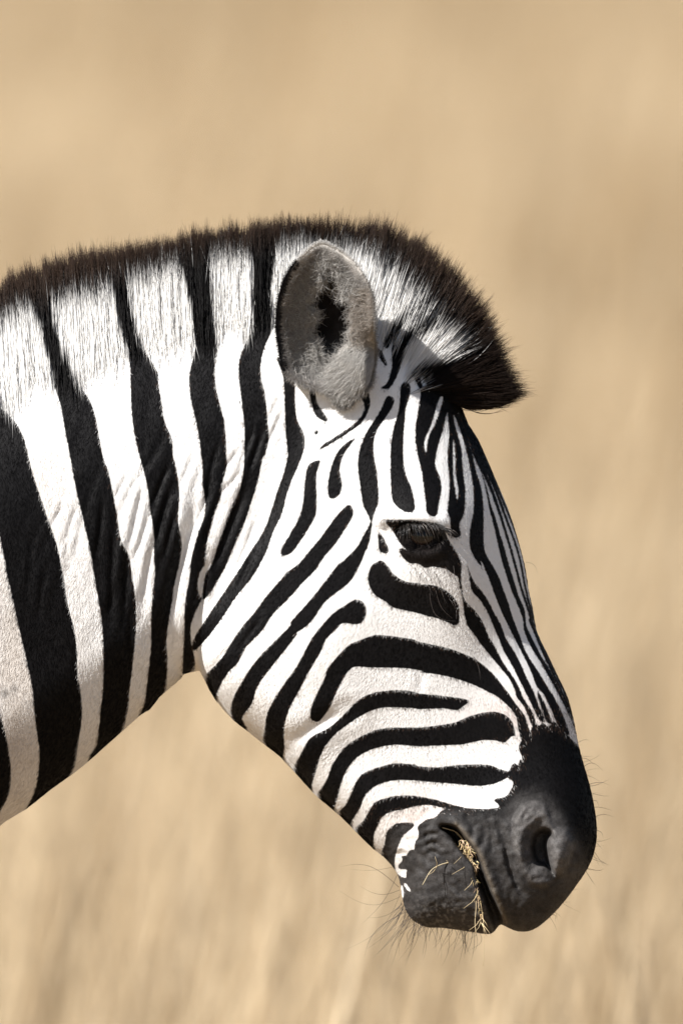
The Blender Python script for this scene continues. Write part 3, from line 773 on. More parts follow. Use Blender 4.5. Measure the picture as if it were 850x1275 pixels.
def build_mane():
    n = 95000
    seg = np.hypot(np.diff(MANE[:, 0]), np.diff(MANE[:, 1])) + 0.7 * np.hypot(np.diff(MANE[:, 2]), np.diff(MANE[:, 3]))
    cum = np.concatenate([[0], np.cumsum(seg)])
    u = rng.random(n) * cum[-1]
    f = np.interp(u, cum, np.arange(len(MANE)))
    # hairs stand in small tufts that lean together
    tuft = np.floor(f * 26)
    trng = np.random.default_rng(3).normal(0, 1, (len(MANE) * 26 + 5, 3))[tuft.astype(int)]
    ip = lambda j: np.interp(f, np.arange(len(MANE)), MANE[:, j])
    rx, ry, tx, ty = ip(0), ip(1), ip(2), ip(3)
    dn = np.minimum(np.abs(rng.normal(0, 0.58, n)), 1.7)                                 # how far down the side of the crest it is rooted
    reach = np.interp(rx, [-200, 0, 300, 420, 500, 560, 572], [52, 50, 42, 36, 34, 26, 6])
    dirx, diry = rx - tx, ry - ty
    dl = np.hypot(dirx, diry); dirx /= dl; diry /= dl
    reach = reach * (0.75 + 0.5 * vnoise(f * 4, f * 0 + 3, 84))
    sx, sy = rx + dirx * reach * dn, ry + diry * reach * dn
    side = np.where(rng.random(n) < 0.72, -1.0, 1.0)
    hh = half(sx, sy)
    inner = rng.random(n) < 0.35
    d0 = side * hh * np.where(inner, rng.random(n), 1.0)
    ln = np.where(rng.random(n) < 0.7, 0.86 + 0.19 * rng.random(n), rng.uniform(0.5, 0.95, n))
    ln *= 1 - 0.16 * dn
    ln += 0.05 * (vnoise(f * 9, dn * 2, 81) - 0.5) + 0.05 * (vnoise(f * 31, dn * 2, 82) - 0.5)
    # strands gather into tufts: each tuft has its own lean, length and colour break
    dens = 34
    tid = np.floor(f * dens + rng.normal(0, 0.35, n)).astype(int).clip(0, len(MANE) * dens) * 6 + np.floor(dn * 3).astype(int).clip(0, 2) * 2 + (side > 0)
    tr = np.random.default_rng(11).normal(0, 1, (len(MANE) * dens * 6 + 12, 4))[tid]
    fc = (np.floor(tid / 6) + 0.5) / dens
    ctx = np.interp(fc, np.arange(len(MANE)), MANE[:, 2]); cty = np.interp(fc, np.arange(len(MANE)), MANE[:, 3])
    gather = 0.38
    tx2 = tx * (1 - gather) + ctx * gather + 3.6 * tr[:, 0]; ty2 = ty * (1 - gather) + cty * gather
    ln = ln * (1 + 0.048 * tr[:, 1])
    stray = rng.random(n) < 0.05
    ex = sx + (tx2 - sx) * ln + rng.normal(0, 1, n) * np.where(stray, 9.0, 2.4)
    ey = sy + (ty2 - sy) * ln + rng.normal(0, 1, n) * np.where(stray, 6.0, 2.0)
    ed = side * np.abs(rng.normal(0, 1, n)) * 10 * (0.6 + 0.6 * dn) + 4 * trng[:, 2]
    k = 6
    q = np.linspace(0, 1, k)[None]
    bow = (rng.normal(0, 2.6, n) + 2.4 * tr[:, 3] + np.where(stray, rng.normal(0, 6, n), 0))[:, None] * np.sin(q * np.pi)
    X = sx[:, None] + (ex - sx)[:, None] * q + bow * (-diry)[:, None]
    Y = sy[:, None] + (ey - sy)[:, None] * q + bow * dirx[:, None]
    qq = q ** 1.3
    D = d0[:, None] * (1 - qq) + ed[:, None] * qq + side[:, None] * (1.5 + 3.0 * sstep(1.0, 0.3, dn))[:, None] * np.sin(np.clip(q * 1.3, 0, 1) * np.pi)
    # colour along the strand
    s = SM.sample(STRIPE, X, Y) + rng.normal(0, 1.2, (n, 1))
    br = mb.sample(BROWNMAP, X, Y) - 6 + rng.normal(0, 4.0, (n, 1)) + 3.2 * tr[:, 2:3] + np.where(stray, rng.normal(0, 12, n), 0)[:, None]
    pale = np.array([0.82, 0.81, 0.79]); dark = np.array([0.0048, 0.0042, 0.0042])
    c = np.where((s > 0)[..., None], pale, dark)
    deep = np.array([0.009, 0.006, 0.0048]); tip = np.array([0.055, 0.033, 0.022])
    g = sstep(0, -48, br)[..., None] * rng.uniform(0.4, 1.25, (n, 1, 1))
    g = g * (1 - 0.75 * sstep(505, 560, X) * sstep(385, 455, Y))[..., None]
    bc = deep * (1 - np.clip(g, 0, 1)) + tip * np.clip(g, 0, 1)
    w = sstep(5, -5, br)[..., None]
    c = c * (1 - w) + bc * w
    c = c * rng.uniform(0.85, 1.1, (n, 1, 1))
    rad = np.array([0.14, 0.30, 0.31, 0.28, 0.19, 0.05])[None] * rng.uniform(0.7, 1.15, (n, 1)) * S
    inear = ((poly_dist(X, Y, EAR_HOLE) < 6) & (D < -14)).any(1)
    X, Y, D, c, rad = X[~inear], Y[~inear], D[~inear], c[~inear], rad[~inear]
    n = len(X)
    wpt = to_world(X.ravel(), D.ravel(), Y.ravel()).reshape(n, k, 3)
    return hair_obj('mane', wpt, rad, np.clip(c, 0, 1), M_MANE, zebra)


build_mane()

# ------------------------------------------------------------------ ears
def ear_depth(x, y, dr, dh):
    plane = -109 - 30 * sstep(440, 310, y) + sstep(450, 510, y) * 14 - 24 * sstep(425, 465, x) * sstep(440, 400, y) + 16 * sstep(452, 468, x) * sstep(410, 455, y)
    left = sstep(425, 385, x - 0.15 * (y - 420))
    bowl = 48 * (1 - np.exp(-np.maximum(-dh, 0) / 6.0)) + (7 + 19 * left) * sstep(1, 30, -dr)
    knob = -11 * np.exp(-(((x - 444) / 20) ** 2 + ((y - 466) / 34) ** 2))         # fold of skin and fur that closes the ear at its base
    lip = -1.0 * np.exp(-0.5 * ((dr + 5) / 4.0) ** 2)
    return plane + bowl + knob + lip


def build_ear(mirror, parent):
    rim = smooth_closed(EAR, 4)
    cx, cy = 408.0, 420.0
    hole = smooth_closed(EAR_HOLE, 3)
    rings = np.concatenate([np.linspace(0, 0.7, 26)[1:], np.linspace(0.7, 1.0, 22)[1:]])
    n = len(rim)
    X = cx + (rim[None, :, 0] - cx) * rings[:, None]; Y = cy + (rim[None, :, 1] - cy) * rings[:, None]
    X = np.concatenate([[cx], X.ravel()]); Y = np.concatenate([[cy], Y.ravel()])
    dr, dh = poly_dist(X, Y, rim), poly_dist(X, Y, hole)
    F = ear_depth(X, Y, dr, dh) + 3.0 * (vnoise(X / 9, Y / 9, 51) - 0.5) * sstep(2, 12, -dr)
    flat = ear_depth(X, Y, dr, dh * 0 + 5)
    dd = np.clip(-dr / 55.0, 0, 1)
    B = np.maximum(F, flat + 6) + 7 + 22 * np.sqrt(np.maximum(1 - (1 - dd) ** 2, 0))
    rimi = np.arange(len(X) - n, len(X))
    B[rimi] = F[rimi] + 4
    m = len(X)
    VX = np.concatenate([X, X]); VY = np.concatenate([Y, Y]); VD = np.concatenate([F, B])
    faces = []
    R = len(rings)
    for side in (0, m):
        for i in range(n):
            j = (i + 1) % n
            a = [side, side + 1 + i, side + 1 + j]
            faces.append(a if side == 0 else a[::-1])
        for r in range(R - 1):
            for i in range(n):
                j = (i + 1) % n
                a = [side + 1 + r * n + i, side + 1 + (r + 1) * n + i, side + 1 + (r + 1) * n + j, side + 1 + r * n + j]
                faces.append(a if side == 0 else a[::-1])
    for i in range(n):
        j = (i + 1) % n
        a, b = m - n + i, m - n + j
        faces.append([a, a + m, b + m, b])
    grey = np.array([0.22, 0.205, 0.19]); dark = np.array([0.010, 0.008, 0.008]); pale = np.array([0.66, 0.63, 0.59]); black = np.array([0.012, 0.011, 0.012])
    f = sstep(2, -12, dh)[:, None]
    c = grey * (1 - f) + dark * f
    tip = (sstep(-9, -1, dr) * sstep(365, 305, Y))[:, None]
    c = c * (1 - tip) + pale * tip
    base = np.clip(np.exp(-(((X - 456) / 34) ** 2 + ((Y - 470) / 34) ** 2)) * 1.3, 0, 1)[:, None]
    c = c * (1 - base) + pale * 0.85 * base
    edge = (sstep(-6.5, -3.5, dr) * sstep(380, 350, X + 0.1 * (Y - 400)) * sstep(322, 335, Y) * sstep(470, 455, Y))[:, None]
    c = c * (1 - edge) + black * edge
    cb = np.where((np.abs(Y - 390) < 45)[:, None], black, pale)
    C = one(np.concatenate([c, cb]))
    sg = -1.0 if mirror else 1.0
    if mirror: faces = [q[::-1] for q in faces]
    w = to_world(VX, VD * sg, VY)
    faces = [q[::-1] for q in faces]
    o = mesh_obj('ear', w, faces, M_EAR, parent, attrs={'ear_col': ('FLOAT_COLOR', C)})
    # fur lining
    nh = 22000
    k = rng.integers(0, 10 ** 9, nh)
    px = rng.uniform(340, 485, nh * 3); py = rng.uniform(300, 512, nh * 3)
    r_ = poly_dist(px, py, rim); h_ = poly_dist(px, py, hole)
    ok = (r_ < -1.0) & (h_ > -2.5 - 30 * np.maximum(vnoise(px / 8, py / 8, 88) - 0.5, 0) * (py < 445)) & (np.random.default_rng(4).random(nh * 3) < np.where(h_ > 0, 1, 0.5))
    px, py, r_, h_ = px[ok][:nh], py[ok][:nh], r_[ok][:nh], h_[ok][:nh]
    nn = len(px)
    F0 = ear_depth(px, py, r_, h_)
    gx = (poly_dist(px + 1, py, rim) - r_); gy = (poly_dist(px, py + 1, rim) - r_)
    inw = -np.stack([gx, gy], 1)
    fr = sstep(-6, -22, r_)
    knob = np.exp(-(((px - 450) / 32) ** 2 + ((py - 464) / 34) ** 2))
    ang = np.arctan2(inw[:, 1], inw[:, 0]) + rng.normal(0, 0.45 + 0.9 * fr, nn)
    ang = np.where(knob > 0.35, rng.normal(2.3, 0.2, nn) + 0.5 * (vnoise(px / 8, py / 8, 90) - 0.5), ang)
    ln = (5 + 11 * fr * rng.random(nn) + 12 * (knob > 0.35)) * rng.uniform(0.6, 1.2, nn)
    lift = -np.where(knob > 0.35, 0.3, 0.22 + 0.6 * fr * rng.random(nn)) * ln * 0.75
    q = np.linspace(0, 1, 5)[None]
    curl = rng.normal(0, 0.8, (nn, 1)) * (fr * (knob < 0.35))[:, None]
    A = ang[:, None] + curl * q * 1.6
    PX = px[:, None] + np.cos(A) * ln[:, None] * q
    PY = py[:, None] + np.sin(A) * ln[:, None] * q
    PD = np.minimum(ear_depth(PX, PY, poly_dist(PX, PY, rim), poly_dist(PX, PY, hole)), F0[:, None] + 4) - 0.2 + lift[:, None] * np.sin(q * 1.9) + 0.8 * (1 - q)
    gr = np.array([0.27, 0.255, 0.24]); pl = np.array([0.58, 0.56, 0.53]); tan_ = np.array([0.31, 0.275, 0.24])
    cc = gr * (1 - fr)[:, None] + pl * fr[:, None] * rng.uniform(0.4, 1.0, (nn, 1))
    kb = sstep(0.15, 0.6, knob)[:, None]
    tr_ = ((px > 440) & (py > 360) & (py < 428))
    cc = np.where(tr_[:, None], tan_ * rng.uniform(0.8, 1.25, (nn, 1)), cc)
    cc = cc * (1 - kb) + kb * pl * rng.uniform(0.65, 1.1, (nn, 1))
    tipw = (sstep(-10, -1, r_) * sstep(365, 305, py))[:, None]
    cc = cc * (1 - tipw) + pl * 1.05 * tipw
    ed = ((r_ > -5.0) & (px + 0.1 * (py - 400) < 366) & (py > 328) & (py < 462))
    cc = np.where(ed[:, None], black, cc)
    cc = cc * rng.uniform(0.7, 1.1, (nn, 1))
    # pale wisps reaching over the dark hollow
    m3 = 800
    kk = rng.integers(0, len(hole), m3)
    e3 = hole[kk] + rng.normal(0, 2.0, (m3, 2))
    keep3 = (e3[:, 0] < 425) | (e3[:, 1] < 380)
    e3 = e3[keep3]; m3 = len(e3)
    a3 = np.arctan2(415 - e3[:, 1], 428 - e3[:, 0]) + rng.normal(0, 0.6, m3)
    l3_ = rng.uniform(6, 19, (m3, 1)); cu = rng.normal(0, 1.3, (m3, 1))
    A3 = a3[:, None] + cu * q                                    # curls
    f3 = ear_depth(e3[:, 0], e3[:, 1], poly_dist(e3[:, 0], e3[:, 1], rim), poly_dist(e3[:, 0], e3[:, 1], hole))
    PX = np.concatenate([PX, e3[:, :1] + np.cos(A3) * l3_ * q]); PY = np.concatenate([PY, e3[:, 1:] + np.sin(A3) * l3_ * q])
    PD = np.concatenate([PD, f3[:, None] + 1.0 - rng.uniform(0, 0.5, (m3, 1)) * l3_ * np.sin(q * 2)])
    cc = np.concatenate([cc, pl * rng.uniform(0.5, 1.1, (m3, 1))]); nn += m3
    m2 = 4200                                                   # short fuzz standing off the rim
    kk = rng.integers(0, len(rim), m2); fr2 = rng.random((m2, 1))
    e0 = rim[kk] * (1 - fr2) + rim[(kk + 1) % len(rim)] * fr2
    out = e0 - np.array([cx, cy]); a2 = np.arctan2(out[:, 1], out[:, 0]) + rng.normal(0, 0.55, m2)
    l2 = rng.uniform(2.5, 5.5, (m2, 1)) * np.where(e0[:, 1] > 470, 1.8, 1.0)[:, None]
    e0 = e0 - out / np.linalg.norm(out, axis=1, keepdims=True) * rng.uniform(0.5, 3.5, (m2, 1))
    rr2, hh2 = poly_dist(e0[:, 0], e0[:, 1], rim), poly_dist(e0[:, 0], e0[:, 1], hole)
    f2 = ear_depth(e0[:, 0], e0[:, 1], rr2, hh2)
    PX = np.concatenate([PX, e0[:, :1] + np.cos(a2)[:, None] * l2 * q]); PY = np.concatenate([PY, e0[:, 1:] + np.sin(a2)[:, None] * l2 * q])
    PD = np.concatenate([PD, f2[:, None] + 0.5 - 1.6 * np.sin(q * 3.0) + rng.normal(0, 1, (m2, 1)) * q])
    blk = (e0[:, 0] + 0.1 * (e0[:, 1] - 400) < 372) & (e0[:, 1] > 328) & (e0[:, 1] < 462)
    topw = sstep(350, 310, e0[:, 1])[:, None]
    cc = np.concatenate([cc, np.where(blk[:, None], black, gr * (1 - topw) + pl * topw) * rng.uniform(0.75, 1.1, (m2, 1))])
    nn += m2
    rad = np.array([0.17, 0.17, 0.15, 0.1, 0.03])[None] * np.ones((nn, 1)) * S
    w = to_world(PX.ravel(), (PD * sg).ravel(), PY.ravel()).reshape(nn, 5, 3)
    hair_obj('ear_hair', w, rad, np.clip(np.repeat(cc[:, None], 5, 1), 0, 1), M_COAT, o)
    return o


M_EAR = vcol_material('ear_hide', 'ear_col', 0.7, 0.2, 0.4, 500)
build_ear(False, zebra)
build_ear(True, zebra)

# ------------------------------------------------------------------ eyes
def build_eye(mirror):
    cx, cy, rr = 523.0, 667.0, 32.0
    ring = float(np.median(MM.sample(HALF, np.array([490., 560, 525, 525]), np.array([668., 668, 640, 700]))))
    cd = -(ring - 9.0 - rr)
    nu, nv = 48, 32
    V, F, C = [], [], []
    for i in range(nv + 1):
        a = math.pi * i / nv                                   # from the front pole
        for j in range(nu):
            b = 2 * math.pi * j / nu
            r = rr * (1 + 0.05 * math.exp(-(a / 0.5) ** 2))
            x, y = r * math.sin(a) * math.cos(b), r * math.sin(a) * math.sin(b)
            V.append((cx + x, cy + y, cd - r * math.cos(a)))
            iris = math.hypot(x / 21.0, y / 21.0)
            pup = math.hypot(x / 13.0, y / 6.5)
            red = math.exp(-(((x + 21) / 6) ** 2 + ((y + 1) / 7) ** 2))
            c = np.array([0.006, 0.005, 0.005]) if pup < 1 else np.array([0.022, 0.012, 0.008]) if iris < 1 else np.array([0.03, 0.016, 0.013])
            c = c * (1 - red) + np.array([0.55, 0.10, 0.07]) * red
            C.append(c)
    for i in range(nv):
        for j in range(nu):
            j2 = (j + 1) % nu
            F.append((i * nu + j, i * nu + j2, (i + 1) * nu + j2, (i + 1) * nu + j))
    V = np.array(V)
    w = to_world(V[:, 0], V[:, 2] * (-1 if mirror else 1), V[:, 1])
    if mirror: F = [f[::-1] for f in F]
    o = mesh_obj('eye', w, F, M_EYE, zebra, attrs={'eye_col': ('FLOAT_COLOR', one(np.array(C)))})
    return o, ring


M_EYE = vcol_material('eyeball', 'eye_col', 0.06, 0.5)


def strands(name, roots, tips, bow, rad, colr, parent, k=7, mirror=False, mat=None):
    """roots, tips (n,3) in traced units with depth third"""
    roots, tips = np.asarray(roots, float), np.asarray(tips, float)
    n = len(roots)
    q = np.linspace(0, 1, k)[None, :, None]
    P = roots[:, None] * (1 - q) + tips[:, None] * q + np.sin(q * np.pi) * np.asarray(bow, float)[:, None]
    D = P[..., 2] * (-1 if mirror else 1)
    w = to_world(P[..., 0].ravel(), D.ravel(), P[..., 1].ravel()).reshape(n, k, 3)
    tp = np.interp(np.linspace(0, 1, k), [0, 0.6, 1], [1, 0.75, 0.15])[None]
    R = np.asarray(rad, float).reshape(-1, 1) * tp * np.ones((n, 1)) * S
    C = np.broadcast_to(np.asarray(colr, float), (n, 3))
    return hair_obj(name, w, R, np.repeat(C[:, None], k, 1), mat or M_WHISK, parent)


for mir in (False, True):
    eye, ring = build_eye(mir)
    n = 125
    u = rng.random(n)
    lid = smooth_open(t('H', '150,925 200,893 280,890 345,905 388,935'), 6)
    fx = np.interp(u * (len(lid) - 1), np.arange(len(lid)), lid[:, 0]); fy = np.interp(u * (len(lid) - 1), np.arange(len(lid)), lid[:, 1])
    ro = np.stack([fx, fy + rng.normal(0, 1, n), np.full(n, -(ring + 1.0))], 1)
    la = 1.75 - 1.25 * u ** 0.8 + rng.normal(0, 0.16, n)
    ll = rng.uniform(15, 30, n) * (0.75 + 0.35 * np.sin(u * 3.1))
    ti = np.stack([fx + np.cos(la) * ll, fy + np.sin(la) * ll, np.full(n, -(ring + 10.0)) + rng.normal(0, 3, n)], 1)
    bw_ = np.stack([rng.normal(1.5, 1.5, n), np.full(n, -2.5), np.full(n, -6.0)], 1)
    strands('eyelashes', ro, ti, bw_, rng.uniform(0.3, 0.45, n), np.where(rng.random((n, 1)) < 0.15, 0.10, 0.012) * np.array([1, 0.85, 0.75]), eye, mirror=mir)

# ------------------------------------------------------------------ whiskers and long hairs of the face
WH_R, WH_T, WH_B = [], [], []
def whisk(tile, r, tp, bx=0.0, by=0.0, d=None, dt=-6):
    a = t(tile, r)[0]; b = t(tile, tp)[0]
    hv = float(half(a[0], a[1])) if d is None else d
    WH_R.append((a[0], a[1], -max(hv - 2, 0))); WH_T.append((b[0], b[1], -hv + dt)); WH_B.append((bx, by, 0))
for r, tp, bx, by in (('600,760', '360,772', 0, 3), ('622,870', '315,760', 0, -13), ('625,885', '415,862', 0, 8), ('630,920', '305,885', 0, 14), ('612,805', '425,1065', 5, 2),
                      ('628,905', '340,1200', 10, 8), ('640,955', '455,1030', 2, 6), ('650,985', '515,1180', -4, -2), ('660,1000', '440,1240', -12, -4), ('670,1020', '485,1245', -3, 6)):
    whisk('K', r, tp, bx, by)
chin = smooth_open(cat(t('K', '640,960 655,1000 690,1040 730,1065 780,1082'), t('L', '0,1085 90,1095 180,1105')), 6)
for i in range(88):
    v = rng.random()
    a = np.array([np.interp(v * (len(chin) - 1), np.arange(len(chin)), chin[:, q]) for q in (0, 1)])
    a = a + np.array([rng.normal(0, 2), -rng.random() * 9])
    hv = float(half(*a)) * rng.uniform(-0.3, 1.0)
    ln = rng.uniform(16, 78) * (1 - 0.45 * v)
    an = np.interp(v, [0, 0.5, 1], [2.25, 1.95, 1.6]) + rng.normal(0, 0.22)
    WH_R.append((a[0], a[1], -hv)); WH_T.append((a[0] + math.cos(an) * ln, a[1] + math.sin(an) * ln, -hv - rng.normal(0, 5))); WH_B.append((rng.normal(1.5, 4), rng.normal(0, 2), 0))
nosep = smooth_open(t('P', '719,926 732,973 741,1018 739,1060 717,1102 686,1140'), 8)
for i in range(34):
    v = rng.random()
    a = np.array([np.interp(v * (len(nosep) - 1), np.arange(len(nosep)), nosep[:, q]) for q in (0, 1)])
    ln = rng.uniform(10, 30)
    an = np.interp(v, [0, 0.5, 1], [-0.2, 0.15, 0.9]) + rng.normal(0, 0.5)
    a = a - np.array([4, 0])
    WH_R.append((a[0], a[1], rng.normal(0, 15))); WH_T.append((a[0] + math.cos(an) * ln, a[1] + math.sin(an) * ln, rng.normal(0, 20))); WH_B.append((rng.normal(0, 3), rng.normal(-2, 3), 0))
for r, tp, bx, by in (('570,85', '632,150', 3, -4), ('60,210', '100,380', -3, 2), ('90,215', '180,380', -4, 4), ('150,250', '195,330', 0, 0), ('180,270', '200,385', 2, 0),
                      ('285,570', '325,705', 3, 0), ('70,330', '200,395', -4, 4), ('30,150', '75,260', 0, 0), ('110,160', '150,300', -2, 2)):
    whisk('J', r, tp, bx, by, dt=-10)
for i in range(12):                                            # fine hairs below the eye
    a = np.array([rng.uniform(505, 570), rng.uniform(700, 716)])
    hv = float(half(*a))
    WH_R.append((a[0], a[1], -hv)); WH_T.append((a[0] + rng.normal(5, 5), a[1] + rng.uniform(12, 42), -hv - 7)); WH_B.append((rng.normal(0, 2), 0, -2))
nw = len(WH_R)
strands('whiskers', WH_R, WH_T, WH_B, rng.uniform(0.16, 0.32, nw), np.array([0.030, 0.021, 0.015]), zebra, k=8)


# ------------------------------------------------------------------ sprig of dry grass held in the mouth
def tube(V, F, C, pts, r0, r1, colr, sides=6):
    pts = np.asarray(pts, float)
    n = len(pts)
    tang = np.gradient(pts, axis=0); tang /= np.linalg.norm(tang, axis=1, keepdims=True) + 1e-9
    b0 = len(V)
    for i in range(n):
        a = np.cross(tang[i], [0.3, 0.1, 1.0]); a /= np.linalg.norm(a) + 1e-9
        b = np.cross(tang[i], a)
        r = r0 + (r1 - r0) * i / (n - 1)
        for j in range(sides):
            th = 2 * math.pi * j / sides
            V.append(pts[i] + r * (math.cos(th) * a + math.sin(th) * b)); C.append(colr)
    for i in range(n - 1):
        for j in range(sides):
            j2 = (j + 1) % sides
            F.append((b0 + i * sides + j, b0 + i * sides + j2, b0 + (i + 1) * sides + j2, b0 + (i + 1) * sides + j))
    F.append(tuple(b0 + j for j in range(sides))[::-1]); F.append(tuple(b0 + (n - 1) * sides + j for j in range(sides)))


M_STRAW = vcol_material('dry_straw', 'straw_col', 0.6, 0.25, 0.0, trans=0.2)
sprig = bpy.data.objects.new('grass_sprig', None)
col.objects.link(sprig)
sprig.location = to_world([590], [-70], [1075])[0]
tag(sprig, 'dry straw coloured grass sprig hanging from the open mouth', 'grass sprig')


def straw_part(name, lines):
    V, F, C = [], [], []
    for pts, r0, r1, c in lines:
        tube(V, F, C, pts, r0, r1, c)
    V = np.array(V)
    w = to_world(V[:, 0], V[:, 2], V[:, 1]) - np.array(sprig.location)
    return mesh_obj(name, w, F, M_STRAW, sprig, attrs={'straw_col': ('FLOAT_COLOR', one(np.array(C)))})


def l3(tile, s, d0, d1, n=5):
    p = smooth_open(t(tile, s), n)
    return np.concatenate([p, np.linspace(d0, d1, len(p))[:, None]], 1)


STRAW = np.array([0.52, 0.41, 0.245])
straw_part('stem', [(l3('L', '70,575 118,630 150,700 175,830 192,900 212,1010 220,1120 216,1280', -44, -80), 0.8, 0.35, STRAW)])
straw_part('stem', [(l3('L', '90,590 135,660 160,760 172,860 178,960 172,1050 178,1110', -46, -78), 0.8, 0.4, STRAW * 0.9)])
straw_part('stem', [(l3('L', '110,690 40,730 -10,745 -60,775 -105,850', -60, -84), 0.7, 0.35, np.array([0.66, 0.56, 0.36]))])
straw_part('stem', [(l3('L', '0,550 70,572 110,615', -64, -56), 0.6, 0.4, STRAW)])
spikes = []
axis = l3('L', '118,625 150,700 165,790 180,870 196,960 205,1050', -58, -80, 8)
for i in range(170):
    f = rng.random() ** 1.2 * (0.42 if i < 120 else 1.0)
    a = np.array([np.interp(f * (len(axis) - 1), np.arange(len(axis)), axis[:, q]) for q in range(3)])
    a[:2] += rng.normal(0, 3.0, 2) * (1.0 - f)
    an = 1.5 + rng.normal(0, 0.42 if f > 0.3 else 0.6)
    ln = rng.uniform(4, 10) if f < 0.42 else rng.uniform(4, 12)
    b = a + np.array([math.cos(an) * ln, math.sin(an) * ln, rng.normal(-2, 3)])
    m_ = (a + b) / 2 + rng.normal(0, 0.8, 3)
    c = STRAW * rng.uniform(0.6, 1.4) * np.array([1, rng.uniform(0.88, 1.05), rng.uniform(0.75, 1.1)])
    spikes.append(([a, m_, b], rng.uniform(0.5, 1.15) if f < 0.42 else rng.uniform(0.3, 0.6), 0.12, c))
for tp in ('50,795', '115,880', '60,740', '110,975', '140,1090', '262,1125', '240,1075', '165,1105', '235,1130', '20,720', '-40,700', '-80,800'):
    b = np.append(t('L', tp)[0], -82.0)
    a = axis[np.argmin(np.hypot(axis[:, 0] - b[0] - 4, axis[:, 1] - b[1] + 14))]
    if tp in ('20,720', '-40,700', '-80,800'): a = np.append(t('L', '30,735' if tp == '20,720' else '-30,757')[0], -72.0)
    spikes.append(([a, (a + b) / 2 + np.array([1.5, 1, -2]), b], 0.5, 0.15, STRAW * rng.uniform(0.9, 1.3)))
straw_part('seed_head', spikes)

# ------------------------------------------------------------------ ground and the field of dry grass
def ground():
    m, nt, b = new_mat('dry_ground')
    tc = N(nt, 'ShaderNodeTexCoord')
    n1 = N(nt, 'ShaderNodeTexNoise'); n1.inputs['Scale'].default_value = 0.35; n1.inputs['Detail'].default_value = 6
    n2 = N(nt, 'ShaderNodeTexNoise'); n2.inputs['Scale'].default_value = 14; n2.inputs['Detail'].default_value = 5
    nt.links.new(tc.outputs['Object'], n1.inputs['Vector']); nt.links.new(tc.outputs['Object'], n2.inputs['Vector'])
    ad = N(nt, 'ShaderNodeMath', operation='ADD'); nt.links.new(n1.outputs['Fac'], ad.inputs[0]); nt.links.new(n2.outputs['Fac'], ad.inputs[1])
    cr = N(nt, 'ShaderNodeValToRGB')
    cr.color_ramp.elements[0].position = 0.3; cr.color_ramp.elements[0].color = (0.17, 0.115, 0.065, 1)
    cr.color_ramp.elements[1].position = 0.75; cr.color_ramp.elements[1].color = (0.26, 0.185, 0.11, 1)
    hf = N(nt, 'ShaderNodeMath', operation='MULTIPLY'); hf.inputs[1].default_value = 0.5
    nt.links.new(ad.outputs[0], hf.inputs[0]); nt.links.new(hf.outputs[0], cr.inputs[0]); 
    ln = N(nt, 'ShaderNodeVectorMath', operation='LENGTH'); nt.links.new(tc.outputs['Object'], ln.inputs[0])
    mr = N(nt, 'ShaderNodeMapRange'); mr.inputs['From Min'].default_value = 9; mr.inputs['From Max'].default_value = 40
    nt.links.new(ln.outputs['Value'], mr.inputs['Value'])
    mx = N(nt, 'ShaderNodeMix', data_type='RGBA'); mx.inputs['B'].default_value = (0.40, 0.30, 0.175, 1)
    nt.links.new(mr.outputs[0], mx.inputs['Factor']); nt.links.new(cr.outputs[0], mx.inputs['A']); nt.links.new(mx.outputs['Result'], b.inputs['Base Color'])
    b.inputs['Roughness'].default_value = 0.95; b.inputs['Specular IOR Level'].default_value = 0.1
    ys = np.concatenate([np.linspace(-40, 120, 60), [200, 400, 900, 2000, 4000]])
    xs = np.concatenate([[-3000, -600, -120], np.linspace(-40, 40, 33), [120, 600, 3000]])
    X, Y = np.meshgrid(xs, ys, indexing='ij')
    Z = 0.05 * (vnoise(X / 6 + 50, Y / 6 + 50, 61) - 0.5)
    V = np.stack([X.ravel(), Y.ravel(), Z.ravel()], 1)
    ny = len(ys)
    F = [(i * ny + j, (i + 1) * ny + j, (i + 1) * ny + j + 1, i * ny + j + 1) for i in range(len(xs) - 1) for j in range(ny - 1)]
    o = mesh_obj('ground', V, F, m, None)
    tag(o, 'dry sandy savanna ground under the straw coloured grass', 'ground', kind='structure')


ground()


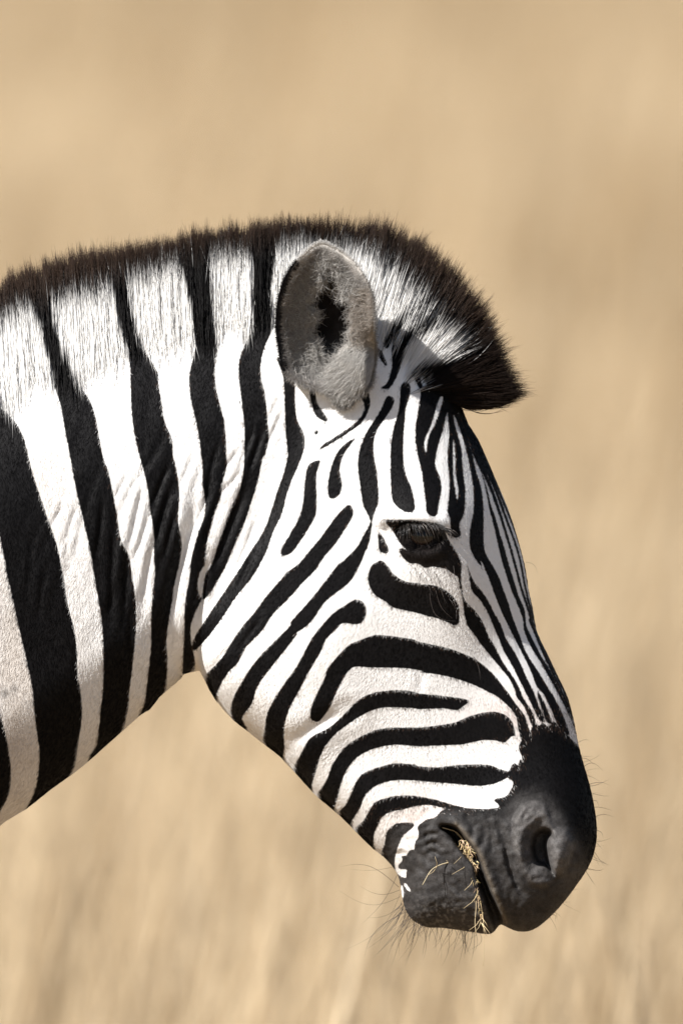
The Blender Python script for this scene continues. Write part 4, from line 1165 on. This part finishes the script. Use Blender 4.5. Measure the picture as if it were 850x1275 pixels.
def field():
    zones = [(3.0, 16.0, 2.6, 420), (16, 34, 3.6, 300), (34, 62, 5, 150), (62, 105, 7, 70), (-6, 3.0, 2.2, 60), (3, 34, 9, 45), (34, 105, 18, 22)]
    bx, by, sc_ = [], [], []
    for y0, y1, hw, dens in zones:
        n = int((y1 - y0) * 2 * hw * dens)
        nc = max(n // 18, 1)
        cxs = rng.uniform(-hw, hw, nc); cys = rng.uniform(y0, y1, nc); cs = rng.uniform(0.6, 1.25, nc)
        k = rng.integers(0, nc, n)
        loose = rng.random(n) < 0.25
        bx.append(np.where(loose, rng.uniform(-hw, hw, n), cxs[k] + rng.normal(0, 0.07, n)))
        by.append(np.where(loose, rng.uniform(y0, y1, n), cys[k] + rng.normal(0, 0.07, n)))
        sc_.append(np.where(loose, 0.8, cs[k]))
    bx, by, sc_ = map(np.concatenate, (bx, by, sc_))
    ns = 420                                                    # taller flowering stems near the animal
    bx = np.concatenate([bx, rng.uniform(-2.2, 2.2, ns)]); by = np.concatenate([by, rng.uniform(2.6, 13, ns)]); sc_ = np.concatenate([sc_, rng.uniform(1.2, 1.9, ns)])
    n = len(bx)
    h = rng.uniform(0.28, 0.62, n) * sc_
    az = rng.uniform(0, 2 * np.pi, n)
    lean = rng.normal(0.22, 0.15, n) * h
    wx, wy = np.cos(az + 1.6), np.sin(az + 1.6)
    lx, ly = np.cos(az) * lean + 0.10 * h, np.sin(az) * lean
    w = rng.uniform(0.0022, 0.0055, n) * np.interp(by, [0, 30, 100], [1, 1.3, 2.2])
    V = np.zeros((n, 5, 3))
    V[:, 0] = np.stack([bx - wx * w, by - wy * w, np.full(n, -0.03)], 1)
    V[:, 1] = np.stack([bx + wx * w, by + wy * w, np.full(n, -0.03)], 1)
    V[:, 2] = np.stack([bx + lx * 0.35 + wx * w * 0.8, by + ly * 0.35 + wy * w * 0.8, h * 0.55], 1)
    V[:, 3] = np.stack([bx + lx * 0.35 - wx * w * 0.8, by + ly * 0.35 - wy * w * 0.8, h * 0.55], 1)
    V[:, 4] = np.stack([bx + lx, by + ly, h], 1)
    i0 = np.arange(n)[:, None] * 5
    F = np.concatenate([i0 + [0, 1, 2], i0 + [0, 2, 3], i0 + [3, 2, 4]])
    g = 0.55 * vnoise(bx / 0.75 + 40, by / 2.2 + 40, 71) + 0.45 * vnoise(bx / 0.33 + 90, by / 1.1 + 10, 72)
    base = np.array([0.525, 0.405, 0.25]); pale = np.array([0.65, 0.53, 0.365]); brown = np.array([0.34, 0.24, 0.132])
    r = rng.random((n, 1))
    c = base * (1 - r) + pale * r
    far = sstep(26, 62, by)
    brownp = 0.45 * np.exp(-((bx - 0.95) / 0.45) ** 2 - ((by - 24) / 8) ** 2) + 0.25 * np.exp(-((bx - 0.7) / 0.3) ** 2 - ((by - 7) / 4) ** 2) - 0.25 * np.exp(-((bx + 0.15) / 0.5) ** 2 - ((by - 14) / 5) ** 2)
    bm = (rng.random((n, 1)) < brownp[:, None] + 0.05 + 0.12 * far[:, None] + 0.36 * sstep(0.5, 0.72, g)[:, None])
    c = np.where(bm, brown * rng.uniform(0.8, 1.3, (n, 1)), c) * rng.uniform(0.85, 1.12, (n, 1)) * (0.985 - 0.15 * far[:, None])
    C = one(np.repeat(np.clip(c, 0, 0.9), 5, 0))
    o = mesh_obj('grass', V.reshape(-1, 3), F, M_GRASS, None, attrs={'straw_col': ('FLOAT_COLOR', C)})
    tag(o, 'tall dry straw coloured grass covering the field behind the zebra', 'grass', kind='stuff')


M_GRASS = vcol_material('dry_grass', 'straw_col', 0.7, 0.15, 0.0, trans=0.35)
field()
